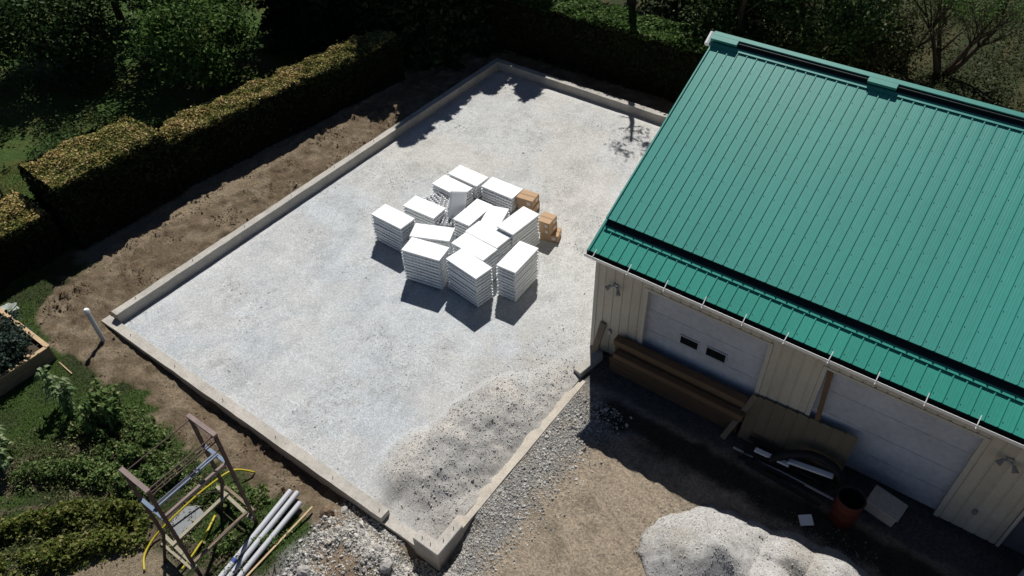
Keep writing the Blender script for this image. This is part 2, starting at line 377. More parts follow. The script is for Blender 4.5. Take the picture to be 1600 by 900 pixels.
# ------------------------------------------------------------------ garage
MT['roof'] = basic('green painted roof steel', (.046, .285, .24), .42, .09, .8, 0.0, .03, .4, .01, .05)
MT['roof_new'] = basic('green painted eave steel', (.036, .29, .225), .40, .09, 1.5, 0.0, .03, .4, .01, .05)
MT['cream'] = basic('cream steel siding', (.50, .455, .365), .5, .14, 1.5, 0, .05, .3, .01, .06)
MT['trim'] = basic('off white trim', (.50, .47, .40), .5, .1, 4)
MT['door'] = basic('white garage door paint', (.46, .48, .52), .5, .22, .9, 0, .03)
MT['glass'] = basic('dark window glass', (.012, .014, .016), .08, .2, 3, 0, 0, .6)
MT['white'] = basic('white painted metal', (.8, .8, .8), .4, .05, 5)
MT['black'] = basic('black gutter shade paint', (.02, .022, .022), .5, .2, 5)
MT['greydoor'] = basic('dark grey door paint', (.12, .12, .14), .5, .1, 3)
gar = empty('garage', (10.97, 6.6, 0), 0, 'cream metal garage with green standing rib roof and two white overhead doors', 'garage')
GO = Vector((10.97, 6.6, 0))
def gp(x, y, z): return (x - GO.x, y - GO.y, z)
XE = 27.5; DEP = 17.0
D1 = (12.25, 15.05, 2.58); D2 = (16.22, 19.12, 2.60); D3 = (20.32, 21.3, 2.1)
# siding strips with recessed grooves
SP = .2286
def strip(x0, x1, z0, z1, y=6.6):
    mb = MB(); g = .018; d = .014; yy = y - GO.y
    pr = [(x0, yy), (x0 + g, yy), (x0 + g + .006, yy - d), (x1 - g - .006, yy - d), (x1 - g, yy)]
    k = len(pr); mb.add([(x - GO.x, q, z) for z in (z0, z1) for x, q in pr], [(i, i + 1, k + i + 1, k + i) for i in range(k - 1)])
    mb.add([(x0 - GO.x, yy + .06, z0), (x1 - GO.x - g * 0, yy + .06, z0), (x1 - GO.x, yy + .06, z1), (x0 - GO.x, yy + .06, z1)], [(3, 2, 1, 0)])
    mb.add([(pr[4][0] - GO.x, yy, z0), (x1 - GO.x, yy, z0), (x1 - GO.x, yy, z1), (pr[4][0] - GO.x, yy, z1)], [(0, 1, 2, 3)])
    return mb
x = 10.97
while x < XE - .3:
    x1 = x + SP; zb = 0.0; segs = []
    for a, b, t in (D1, D2, D3):
        if x1 > a - .06 and x < b + .06: zb = t + .06
    lo, hi = x, x1
    if zb > 0:
        segs.append((x, x1, zb, 3.16))
        for a, b, t in (D1, D2, D3):
            if x < a - .06 < x1: segs.append((x, a - .06, 0, zb))
            if x < b + .06 < x1: segs.append((b + .06, x1, 0, zb))
    else: segs.append((x, x1, 0, 3.16))
    for s_ in segs:
        if s_[1] - s_[0] > .06: strip(*s_).build('siding_strip', MT['cream'], gar)
        elif s_[1] - s_[0] > .002:
            mb = MB(); mb.box(gp((s_[0] + s_[1]) / 2, 6.62, (s_[2] + s_[3]) / 2), (s_[1] - s_[0], .04, s_[3] - s_[2])); mb.build('siding_strip', MT['cream'], gar)
    x = x1
mb = MB(); mb.box(gp(10.955, 6.615, 1.55), (.09, .09, 3.1)); mb.build('corner_trim', MT['trim'], gar)
# inner core, gable and back walls
mb = MB(); y0, y1 = 6.70, DEP; xm = XE - .1
mb.box(gp(XE / 2 + 11 / 2, y1 - .05, 1.6), (XE - 11, .1, 3.2))
for xx in (11.03, xm):
    ym = (6.66 + y1) / 2
    vs = [gp(xx, 6.665, 0), gp(xx, y1 - .1, 0), gp(xx, y1 - .1, 3.2), gp(xx, ym, 5.78), gp(xx, 6.665, 3.2)]
    vs2 = [(v[0] + .06, v[1], v[2]) for v in vs]
    mb.add(vs + vs2, [(4, 3, 2, 1, 0), (5, 6, 7, 8, 9)] + [(i, (i + 1) % 5, 5 + (i + 1) % 5, 5 + i) for i in range(5)])
mb.build('end_wall', MT['cream'], gar)
mb = MB(); mb.box(gp((11.1 + XE - .2) / 2, 6.9, .003), (XE - 11.4, .36, .02)); mb.build('floor_slab', MT['conc'], gar)
# overhead doors
def overhead(a, b, t, wins):
    dr = MB(); dr.box(gp((a + b) / 2, 6.75, t / 2), (b - a, .03, t)); d = dr.build('overhead_door', MT['door'], gar)
    H = t / 4
    for k in range(4):
        mb = MB(); zc = H * (k + .5); w_ = (b - a - .01); hh = H - .008
        mb.box(gp((a + b) / 2, 6.725, zc), (w_, .026, hh))
        mb.build('door_section', MT['door'], d)
    for (u0, u1, v0, v1) in wins:
        mb = MB(); cx, cz = (u0 + u1) / 2, (v0 + v1) / 2; ww, wh = u1 - u0, v1 - v0
        mb.box(gp(cx, 6.700, cz), (ww, .02, wh), None, 1)
        for sx in (-1, 1): mb.box(gp(cx + sx * (ww / 2 + .013), 6.697, cz), (.026, .03, wh + .052), None, 0)
        for sz in (-1, 1): mb.box(gp(cx, 6.696, cz + sz * (wh / 2 + .013)), (ww, .03, .026), None, 0)
        mb.build('door_window', [MT['door'], MT['glass']], d)
    for xx in (a - .03, b + .03):
        mb = MB(); mb.box(gp(xx, 6.655, t / 2), (.09, .17, t)); mb.build('door_jamb', MT['trim'], gar)
    mb = MB(); mb.box(gp((a + b) / 2, 6.655, t + .03), (b - a + .15, .168, .06)); mb.build('door_head', MT['trim'], gar)
overhead(*D1, [(13.14, 13.56, 1.37, 1.59), (13.77, 14.22, 1.37, 1.61)])
overhead(*D2, [])
mb = MB(); mb.box(gp((D3[0] + D3[1]) / 2, 6.70, D3[2] / 2), (D3[1] - D3[0], .05, D3[2])); dd = mb.build('side_door', MT['greydoor'], gar)
mb = MB(); mb.box(gp(D3[0] + .1, 6.66, 1.0), (.05, .05, .14)); mb.build('door_handle', MT['steel'], dd)
for xx in (D3[0] - .02, D3[1] + .02):
    mb = MB(); mb.box(gp(xx, 6.65, D3[2] / 2), (.06, .16, D3[2])); mb.build('door_jamb', MT['trim'], gar)

# roof ---------------------------------------------------------------
XR = 10.87; YE, ZE = 6.28, 3.30; YR_, ZR = 11.72, 6.00
SL = math.atan2(ZR - ZE, YR_ - YE); LEN = math.hypot(ZR - ZE, YR_ - YE)
MT['darkgreen'] = basic('dark green roof shade', (.008, .02, .022), .5, .15, 5)  # near-black tone carries the shade of the roof step and ridge
MT['screw'] = basic('painted screw heads', (.02, .12, .10), .5, .1, 5)
def roofpanel(L, name):
    mb = MB(); prof = []
    for k in range(4):
        b0 = k * SP
        prof += [(b0, 0.0), (b0 + .013, .021), (b0 + .030, .021), (b0 + .043, 0.0), (b0 + .105, 0.0), (b0 + .110, .0013), (b0 + .122, .0013), (b0 + .127, 0), (b0 + .155, 0), (b0 + .160, .0013), (b0 + .172, .0013), (b0 + .177, 0)]
    prof.append((4 * SP, 0.0)); k = len(prof)
    mb.add([(a, s_, h) for s_ in (0, L) for a, h in prof], [(i, i + 1, k + i + 1, k + i) for i in range(k - 1)])
    for kk in range(4):
        for ss in np.arange(.12, L, .55): mb.box((kk * SP + .07, ss, .004), (.013, .013, .010), None, 1)
    mb.add([(0, 0, -.02), (4 * SP, 0, -.02), (4 * SP, L, -.02), (0, L, -.02)], [(3, 2, 1, 0)])
    mb.add([(0, 0, -.02), (4 * SP, 0, -.02), (4 * SP, 0, 0), (0, 0, 0)], [(0, 1, 2, 3)])
    return mb
LLOW = .80; STEP = .135
low = roofpanel(LLOW + .1, 'eave').mesh('eave_panel', [MT['roof_new'], MT['screw']]); up = roofpanel(LEN - LLOW, 'roof').mesh('roof_panel', [MT['roof'], MT['screw']])
bk_ = roofpanel(LEN, 'b').mesh('back_panel', [MT['roof'], MT['screw']])
cs, sn = math.cos(SL), math.sin(SL)
def onroof(x, s_, h): return gp(x, YE + s_ * cs - h * sn, ZE + s_ * sn + h * cs)
nP = int((XE + .2 - XR) / (4 * SP)) + 1
for i in range(nP):
    xx = XR + i * 4 * SP
    ob('eave_panel', low, gar, onroof(xx, 0, 0), (SL, 0, 0)); ob('roof_panel', up, gar, onroof(xx, LLOW, STEP), (SL, 0, 0))
    q = onroof(xx + 4 * SP, LEN, STEP); q2 = (q[0], YR_ + LEN * cs - GO.y + (YR_ - YR_), q[2])
    ob('back_panel', bk_, gar, (q[0], 2 * (YR_ - GO.y) - (q[1] - LEN * cs) + 0, q[2] - LEN * sn), (SL, 0, math.pi))
XT = XR + nP * 4 * SP
rx = Matrix.Rotation(SL, 3, 'X')
def rbox(name, x0, x1, s0, s1, h0, h1, m, par=gar):
    mb = MB(); mb.box(onroof((x0 + x1) / 2, (s0 + s1) / 2, (h0 + h1) / 2), (x1 - x0, s1 - s0, h1 - h0), rx); return mb.build(name, m, par)
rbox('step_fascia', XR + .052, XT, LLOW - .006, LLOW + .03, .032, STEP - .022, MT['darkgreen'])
rbox('step_shade_strip', XR + .052, XT, LLOW - .125, LLOW - .008, .026, .055, MT['darkgreen'])  # added dark strip, paints in the shadow below the step
rbox('step_flashing', XR + .05, XT, LLOW - .215, LLOW - .127, .0225, .034, MT['roof_new'])
# ridge
rbox('ridge_shade_strip', XR + .05, XT, LEN - .225, LEN - .152, STEP + .026, STEP + .05, MT['darkgreen'])  # dark strip added to deepen the shade under the ridge cap
rbox('ridge_flashing', XR + .05, XT, LEN - .32, LEN - .227, STEP + .022, STEP + .03, MT['roof'])
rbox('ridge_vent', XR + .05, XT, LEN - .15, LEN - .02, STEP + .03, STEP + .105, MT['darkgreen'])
mb = MB(); hr = STEP + .115
pk = onroof(0, LEN, hr); a0 = onroof(0, LEN - .10, hr)
yb = 2 * pk[1] - a0[1]
for (x0, x1) in ((XR - .02, XT),):
    for (za) in (0,):
        vs = [(x0 - GO.x, a0[1], a0[2]), (x0 - GO.x, pk[1], pk[2]), (x0 - GO.x, yb, a0[2]), (x1 - GO.x, a0[1], a0[2]), (x1 - GO.x, pk[1], pk[2]), (x1 - GO.x, yb, a0[2])]
        vs += [(v[0], v[1], v[2] + .02) for v in vs]
        mb.add(vs, [(6, 9, 10, 7), (7, 10, 11, 8), (0, 3, 9, 6), (2, 8, 11, 5), (0, 6, 7, 1), (1, 7, 8, 2), (3, 4, 10, 9), (4, 5, 11, 10), (0, 1, 4, 3), (1, 2, 5, 4)])
mb.build('ridge_cap', MT['roof'], gar)
for x0, x1 in ((XR - .03, XR + .62), (14.45, 15.05)):
    rbox('ridge_patch', x0, x1, LEN - .22, LEN - .10, STEP + .06, hr + .023, MT['roof'])
mb = MB(); mb.tube([onroof(XR - .09, LEN - .30, .12), onroof(XR - .09, LEN + .02, .16)], .07, 8); mb.build('ridge_end_cap', MT['white'], gar)
# rake trim, eave gutter and hangers
rbox('rake_trim', XR - .03, XR + .02, -.02, LEN - .2, -.12, .035, MT['roof'])
rbox('rake_trim', XR + .0201, XR + .05, LLOW, LEN - .2, .03, STEP + .03, MT['roof'])
mb = MB(); gy = YE - GO.y
pr = [(-.005, -.02), (-.005, -.11), (-.10, -.11), (-.125, -.02), (-.133, -.02), (-.133, -.03), (-.107, -.122), (.004, -.122), (.004, -.02)]
k = len(pr); xa, xb = XR - GO.x - .05, XT - GO.x
mb.add([(xx, gy + a, ZE + b) for xx in (xa, xb) for a, b in pr], [(i, k + i, k + (i + 1) % k, (i + 1) % k) for i in range(k)])
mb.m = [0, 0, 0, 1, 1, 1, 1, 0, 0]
mb.build('gutter', [MT['black'], MT['white']], gar)
mb = MB(); mb.box((0, -.08, -.002), (.016, .20, .006)); mb.box((0, -.21, -.018), (.016, .06, .012)); hg = mb.mesh('gutter_strap', MT['white'])
for i in range(19):
    ob('gutter_strap', hg, gar, onroof(11.05 + i * .865, .04, .075), (SL + .12, 0, R(-3 + 6 * random.random())))
rbox('fascia_board', XR, XT, -.0, .03, -.16, -.03, MT['trim'])
mb = MB(); mb.box(gp((XR + XT) / 2, 6.46, 3.17), (XT - XR, .3, .02)); mb.build('soffit', MT['trim'], gar)
# wall lamps and boxes
MT['alu'] = basic('weathered aluminium', (.35, .36, .36), .4, .2, 15, .5)
for (lx, lz) in ((11.46, 2.3), (19.62, 2.37)):
    mb = MB(); mb.box(gp(lx, 6.575, lz), (.12, .05, .12)); lamp = mb.build('wall_lamp', MT['alu'], gar)
    for sx in (-1, 1):
        mb = MB(); c = Vector(gp(lx + sx * .1, 6.50, lz - .02 * sx))
        d = Vector((sx * .5, -.75, -.5)).normalized()
        mb.tube([c - d * .02, c + d * .05, c + d * .12], [.03, .045, .065], 10); mb.tube([Vector(gp(lx, 6.56, lz)), c], .015, 6); mb.build('lamp_head', MT['alu'], lamp, smooth=False)
for (lx, lz) in ((11.42, .78), (19.66, .66)):
    mb = MB(); mb.box(gp(lx, 6.565, lz), (.08, .05, .12)); mb.box(gp(lx, 6.535, lz + .02), (.06, .012, .05)); mb.build('outlet_box', MT['alu'], gar)

# ------------------------------------------------------------------ foam panel stacks
MT['foam_shade'] = basic('grey foam shade', (.16, .17, .19), .6, .1, 6)  # shade between the nubs, painted as a grey base on studded panels
MT['foam'] = basic('white foam', (.82, .83, .84), .75, .05, 3, 0, .1, .3, .01, .06)
def wrapmat():
    m, n, b, o = mat('clear stretch wrap'); tc = coords(n)
    f = noise(n, tc, 9, 6, .7); mp = node(n, 'ShaderNodeMapping'); mp.inputs['Scale'].default_value = (2.5, 2.5, 3); n.links.new(tc, mp.inputs[0])
    f2 = noise(n, mp.outputs[0], 2.5, 9, .72)
    g = n.nodes.new('ShaderNodeBsdfGlossy'); g.inputs['Roughness'].default_value = .18; g.inputs['Color'].default_value = (.9, .9, .9, 1)
    d = n.nodes.new('ShaderNodeBsdfDiffuse'); d.inputs['Color'].default_value = (.75, .77, .8, 1)
    bp = n.nodes.new('ShaderNodeBump'); bp.inputs['Strength'].default_value = 1; bp.inputs['Distance'].default_value = .05
    n.links.new(f, bp.inputs['Height']); n.links.new(bp.outputs[0], g.inputs['Normal'])
    gd = n.nodes.new('ShaderNodeMixShader'); gd.inputs[0].default_value = .55; n.links.new(g.outputs[0], gd.inputs[1]); n.links.new(d.outputs[0], gd.inputs[2])
    tr = n.nodes.new('ShaderNodeBsdfTransparent'); tr.inputs['Color'].default_value = (.97, .98, .98, 1)
    mx = n.nodes.new('ShaderNodeMixShader')
    fac = ramp(n, f2, [(.36, (.03, .03, .03)), (.55, (.12, .12, .12)), (.72, (.42, .42, .42))])
    n.links.new(fac, mx.inputs[0]); n.links.new(tr.outputs[0], mx.inputs[1]); n.links.new(gd.outputs[0], mx.inputs[2]); n.links.new(mx.outputs[0], o.inputs['Surface'])
    return m
MT['wrap'] = wrapmat()
PL, PW, PITCH = 1.14, .58, .107
def panelmesh(full=False):
    mb = MB(); mb.box((0, 0, .078), (PL, PW, .056), None, 1 if full else 0)
    xsn = np.linspace(-PL / 2 + .038, PL / 2 - .038, 11); ysn = np.linspace(-PW / 2 + .038, PW / 2 - .038, 5)
    for i, a in enumerate(xsn):
        for j, b in enumerate(ysn):
            if full or i in (0, 10) or j in (0, 4):
                if full:
                    mb.tube([(a, b, .106), (a, b, .17), (a, b, .185)], [.034, .03, .02], 6)
                else:
                    h = .016; vs = [(a + sx * h, b + sy * h, z) for z in (0, .05) for sx, sy in ((-1, -1), (1, -1), (1, 1), (-1, 1))]
                    mb.add(vs, [(0, 1, 5, 4), (1, 2, 6, 5), (2, 3, 7, 6), (3, 0, 4, 7)])
    return mb.mesh('foam_panel', [MT['foam'], MT['foam_shade']])
PM = panelmesh()
def wrapmesh(h, seed):
    rs = random.Random(seed); mb = MB(); per = []
    nx, ny = 10, 5
    a, b = PL / 2 + .010, PW / 2 + .010
    for i in range(nx): per.append((-a + 2 * a * i / nx, -b, 0, -1))
    for i in range(ny): per.append((a, -b + 2 * b * i / ny, 1, 0))
    for i in range(nx): per.append((a - 2 * a * i / nx, b, 0, 1))
    for i in range(ny): per.append((-a, b - 2 * b * i / ny, -1, 0))
    k = len(per); nz = max(3, int(h / .21))
    for z in range(nz + 1):
        for (x, y, u, v) in per:
            d = rs.uniform(0, .009); mb.v.append((x + u * d, y + v * d, h * z / nz + (rs.uniform(0, .03) if z == nz else 0.006)))
    for z in range(nz):
        for i in range(k): mb.f.append((z * k + i, z * k + (i + 1) % k, (z + 1) * k + (i + 1) % k, (z + 1) * k + i)); mb.m.append(0)
    return mb.mesh('stretch_wrap', MT['wrap'], True)
STK = [  # x, y, height, rotation, label
 (4.23, 6.79, 1.0, -1.9, 'leftmost tall wrapped stack of white foam panels standing a little apart'),
 (4.39, 7.93, .6, 2.7, 'low stack of white foam panels with studded panels lying just behind it'),
 (4.29, 9.31, .5, -3.0, 'white foam panel stack with chipped edge behind the upright panel'),
 (4.36, 10.0, .5, -1.5, 'rearmost white foam panel stack at the far corner of the cluster'),
 (5.60, 10.07, .5, .7, 'low white foam panel stack touching the two high pile of cardboard boxes'),
 (5.72, 8.53, .6, 89.8, 'white foam panel stack with the upright panel standing on its edge and shading it'),
 (6.46, 8.50, .8, 106., 'white foam panel stack in the middle of the cluster, turned slightly askew'),
 (7.32, 8.52, 1.07, 86., 'tall right hand white foam panel stack beside the three high pile of boxes'),
 (6.92, 7.68, 1.0, 175.9, 'white foam panel stack in the centre, second row behind the nearest stack'),
 (6.93, 7.07, 1.0, 174.9, 'white foam panel stack directly behind the nearest wrapped stack'),
 (5.50, 6.98, .9, 23.6, 'white foam panel stack turned askew behind the wide crinkly wrapped front stack'),
 (5.99, 6.15, 1.07, 11.4, 'wide crinkly wrapped white foam panel stack at front left of the cluster'),
 (7.30, 6.35, 1.07, 171.5, 'nearest wrapped white foam panel stack, its corner pointing at the camera'),
 (8.19, 7.28, 1.07, 92.5, 'wrapped white foam panel stack at front right, turned lengthwise'),
]
for i, (x, y, h, rz, lab) in enumerate(STK):
    n_ = max(3, int(round(h / PITCH))); z0 = 0.0
    t = empty('panel_stack', (x, y, z0), R(rz), lab, 'foam stack', 'stacks of white foam panels on the gravel')
    sh = 0
    for k in range(n_):
        f_ = (k / max(1, n_ - 1))
        o = ob('foam_panel', PM, t, (random.uniform(-.012, .012), random.uniform(-.012, .012), k * PITCH), (random.uniform(-.006, .006), random.uniform(-.006, .006), R(random.uniform(-1.0, 1.0))))
    if h > .85: ob('stretch_wrap', wrapmesh(n_ * PITCH, i), t)
# loose pieces
SM = panelmesh(True)
t = ob('studded_panel', SM, None, (4.42, 8.55, .22), (R(2), R(-3), R(-22))); tag(t, 'studded white foam panel lying face up between the low stacks, left one', 'foam panel', 'loose studded foam panels')
t = ob('studded_panel', SM, None, (4.86, 8.30, .30), (R(-3), R(2), R(-62))); tag(t, 'studded white foam panel lying face up beside the foot of the upright panel', 'foam panel', 'loose studded foam panels')
u_ = Vector((-.07, .36, .85)).normalized(); w_ = Vector((.46, .89, 0)); w_ = (w_ - u_ * w_.dot(u_)).normalized(); n3_ = w_.cross(u_)
mb = MB(); mb.box((0, 0, .5), (.52, .045, 1.0)); mb.box((0, -.03, .5), (.46, .016, .94))
t = mb.build('upright_panel', MT['foam']); bevel(t, .006)
t.matrix_world = Matrix.Translation((5.22, 8.25, .16)) @ Matrix((w_, -n3_, u_)).transposed().to_4x4()
tag(t, 'single thin foam panel standing upright on edge among the stacks', 'foam panel')

# cardboard boxes
MT['card'] = basic('brown cardboard', (.44, .29, .175), .8, .08, 5, 0, .05)
MT['tape'] = basic('paper label', (.62, .58, .52), .5, .05, 9)
MT['card_edge'] = basic('cardboard flap edge', (.30, .19, .11), .8, .1, 8)
def carton(x, y, z, rz, dx, dy, dz, lab):
    e = empty('cardboard_box', (x, y, z), R(rz), lab, 'box', 'brown cardboard boxes beside the foam stacks')
    mb = MB(); mb.box((0, 0, dz / 2), (dx, dy, dz)); bevel(mb.build('carton', MT['card'], e), .006)
    mb = MB(); mb.box((0, 0, dz + .001), (dx - .012, .05, .003)); mb.build('tape', MT['card_edge'], e)
    mb = MB(); mb.box((dx * .25, -dy / 2 - .001, dz * .5), (dx * .22, .003, dz * .42)); mb.build('paper_label', MT['tape'], e)
    mb = MB(); mb.box((dx / 2 + .001, dy * .15, dz * .5), (.003, dy * .3, dz * .45)); mb.build('paper_label', MT['tape'], e)
carton(6.47, 10.24, 0, 9, .54, .44, .26, 'lower cardboard box of the pair beside the low foam stack')
carton(6.45, 10.22, .262, 8, .54, .45, .25, 'upper cardboard box of the pair beside the low foam stack')
carton(7.75, 9.52, 0, 20, .54, .42, .22, 'bottom cardboard box of the pile of three, sticking out sideways')
carton(7.64, 9.50, .222, 4, .42, .44, .22, 'middle cardboard box of the pile of three')
carton(7.63, 9.48, .444, 6, .42, .46, .23, 'top cardboard box of the pile of three')

# ------------------------------------------------------------------ vegetation helpers
def leafmesh(name, C, size, m, normal=None, spread=1.0, aspect=.55, r=rng):
    """diamond leaves, one island each: C (n,3) centres, size scalar or (n,), random tilt about `normal`"""
    n_ = len(C); sz = (np.full(n_, size) if np.isscalar(size) else size) * r.uniform(.65, 1.35, n_)
    nrm = r.normal(size=(n_, 3))
    if normal is not None: nrm = nrm * spread + normal
    nrm /= np.linalg.norm(nrm, axis=1)[:, None] + 1e-9
    a = r.normal(size=(n_, 3)); u = np.cross(nrm, a); u /= np.linalg.norm(u, axis=1)[:, None] + 1e-9; v = np.cross(nrm, u)
    u = u * sz[:, None]; v = v * (sz * aspect)[:, None]
    V = np.stack([C + u, C + v * 1.0 + nrm * (sz * .12)[:, None], C - u, C - v + nrm * (sz * .12)[:, None]], 1).reshape(-1, 3)
    return npmesh(name, V, np.arange(4 * n_).reshape(-1, 4), [m])
MT['bark'] = basic('grey brown bark', (.085, .066, .05), .95, .35, 9, 0, .6, .1, .03)
MT['leaf_dark'] = leafmat('broad green leaves', [(0, (.026, .055, .017)), (.5, (.05, .09, .028)), (.85, (.085, .135, .045)), (1, (.15, .19, .08))])
MT['leaf_bright'] = leafmat('fresh green leaves', [(0, (.04, .09, .02)), (.5, (.08, .155, .035)), (.9, (.13, .21, .055)), (1, (.2, .26, .09))], .35)
MT['leaf_conifer'] = leafmat('dark conifer needles', [(0, (.012, .024, .012)), (.6, (.022, .038, .018)), (1, (.035, .055, .025))], .1)
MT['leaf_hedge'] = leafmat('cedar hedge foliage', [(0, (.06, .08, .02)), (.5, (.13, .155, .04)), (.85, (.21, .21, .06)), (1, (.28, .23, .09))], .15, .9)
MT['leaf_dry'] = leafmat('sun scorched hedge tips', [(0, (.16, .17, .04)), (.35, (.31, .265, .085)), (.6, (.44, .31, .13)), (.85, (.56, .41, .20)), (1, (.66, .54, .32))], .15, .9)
MT['leaf_side'] = leafmat('shade darkened hedge foliage', [(0, (.008, .013, .005)), (.6, (.016, .023, .008)), (1, (.035, .036, .014))], .05, .9)  # hedge sides get darker leaves, their shade is put into the colour
MT['leaf_garden'] = leafmat('vegetable leaves', [(0, (.05, .095, .026)), (.45, (.105, .17, .05)), (.8, (.18, .24, .08)), (1, (.30, .31, .15))], .35)
MT['leaf_corn'] = leafmat('pale upright leaves', [(0, (.11, .19, .07)), (.5, (.2, .28, .13)), (1, (.36, .40, .24))], .35)
MT['leaf_bean'] = leafmat('yellowish bean leaves', [(0, (.06, .09, .02)), (.5, (.13, .165, .035)), (.85, (.22, .23, .06)), (1, (.33, .29, .12))], .35)
MT['leaf_blue'] = leafmat('bluish kale leaves', [(0, (.02, .04, .03)), (.6, (.045, .075, .055)), (1, (.09, .12, .095))], .2)
MT['weed_green'] = leafmat('mixed garden weeds', [(0, (.06, .08, .03)), (.5, (.13, .15, .065)), (.85, (.22, .21, .11)), (1, (.34, .30, .18))], .3)
MT['weed'] = leafmat('rough field weeds', [(0, (.035, .045, .016)), (.5, (.06, .072, .026)), (.85, (.10, .10, .045)), (1, (.16, .13, .07))], .25)
MT['grass'] = leafmat('lawn grass blades', [(0, (.04, .085, .015)), (.6, (.085, .15, .03)), (1, (.16, .19, .06))], .3)
MT['core'] = basic('dark hedge twigs', (.022, .02, .012), 1, .3, 8, 0, .3)

def limbs(mb, base, H, spread, r0, seed, nb=7, lean=(0, 0)):
    rs = random.Random(seed); top = Vector((lean[0], lean[1], H))
    pts = [Vector((0, 0, -.2))] + [top * t + Vector((rs.uniform(-.1, .1), rs.uniform(-.1, .1), 0)) for t in (.15, .35, .55, .75, .95)]
    mb.tube(pts, [r0 * 1.25, r0, r0 * .85, r0 * .65, r0 * .42, r0 * .15], 8)
    tips = []
    for k in range(nb):
        t = rs.uniform(.28, .85); p0 = top * t; a = rs.uniform(0, 6.28) + k * 2.4; L = spread * rs.uniform(.6, 1) * (1.1 - .5 * t)
        p1 = p0 + Vector((math.cos(a) * L * .5, math.sin(a) * L * .5, L * .25)); p2 = p0 + Vector((math.cos(a) * L, math.sin(a) * L, L * .38))
        mb.tube([p0, p1, p2], [r0 * .42 * (1.1 - t), r0 * .26 * (1.1 - t), .012], 6); tips += [p1, p2]
        for j in range(2):
            a2 = a + rs.uniform(-.9, .9); p3 = p1 + Vector((math.cos(a2), math.sin(a2), rs.uniform(.1, .6))) * L * .45
            mb.tube([p1, p3], [r0 * .16 * (1.1 - t), .008], 5); tips.append(p3)
    return tips
def broadleaf(x, y, H, rad, label, m='leaf_dark', n=14000, seed=1, zc=.6, leaf=.07, clumps=60, group='broadleaf trees beyond the hedge', cat='tree', name='broadleaf_tree', z0=0, flat=1.0, rise=.0):
    r = np.random.default_rng(seed)
    e = empty(name, (x, y, z0), 0, label, cat, group)
    mb = MB(); limbs(mb, None, H * .9, rad, .05 + H * .018, seed, 9); mb.build('trunk', MT['bark'], e, smooth=True)
    u = r.normal(size=(clumps, 3)); u /= np.linalg.norm(u, axis=1)[:, None]; rr = r.uniform(.45, 1.0, clumps) ** .6
    cc = u * rr[:, None] * np.array([rad, rad, H * (1 - zc) * 1.0 * flat]) + np.array([0, 0, H * zc])
    cc[:, 2] = np.maximum(cc[:, 2], .25)
    ci = r.integers(0, clumps, n); cs_ = r.uniform(.5, 1.2, clumps) * rad * .22
    C = cc[ci] + r.normal(size=(n, 3)) * cs_[ci][:, None] * np.array([1, 1, .6])
    C[:, 2] = np.maximum(C[:, 2], .06)
    ob('crown', leafmesh('crown', C, leaf, MT[m], np.array([0, 0, .8]), 1.0, .6, r), e)
    return e
def conifer(x, y, H, rad, label, seed=1, n=17000, group='tall dark evergreens behind the slab', m='leaf_conifer'):
    r = np.random.default_rng(seed)
    e = empty('evergreen_tree', (x, y, 0), 0, label, 'tree', group)
    mb = MB(); mb.tube([(0, 0, -.2), (0, 0, H * .5), (0, 0, H * .97)], [.05 + H * .016, H * .012, .01], 8); mb.build('trunk', MT['bark'], e, smooth=True)
    nb = int(H * 16); t = np.sort(r.uniform(.02, 1, nb)) ; a = np.arange(nb) * 2.39996 + r.normal(size=nb) * .3
    L = rad * (1 - t) ** .8 * r.uniform(.75, 1.1, nb) + .12
    bi = r.integers(0, nb, n * 2); keep = r.uniform(0, rad, n * 2) < L[bi] + .15; bi = bi[keep][:n]; k = len(bi)
    s_ = r.uniform(.1, 1, k) ** .7
    wd = .12 + .25 * L[bi] * (1 - s_ * .7)
    px = np.cos(a[bi]) * L[bi] * s_ ; py = np.sin(a[bi]) * L[bi] * s_
    pz = t[bi] * H * .97 - .22 * L[bi] * s_ ** 1.5
    C = np.stack([px, py, pz], 1) + r.normal(size=(k, 3)) * (wd * .5)[:, None] * np.array([1, 1, .45]); C[:, 2] = np.maximum(C[:, 2], .05)
    ob('crown', leafmesh('crown', C, .12, MT[m], np.array([0, 0, .7]), 1.0, .5, r), e)
    return e
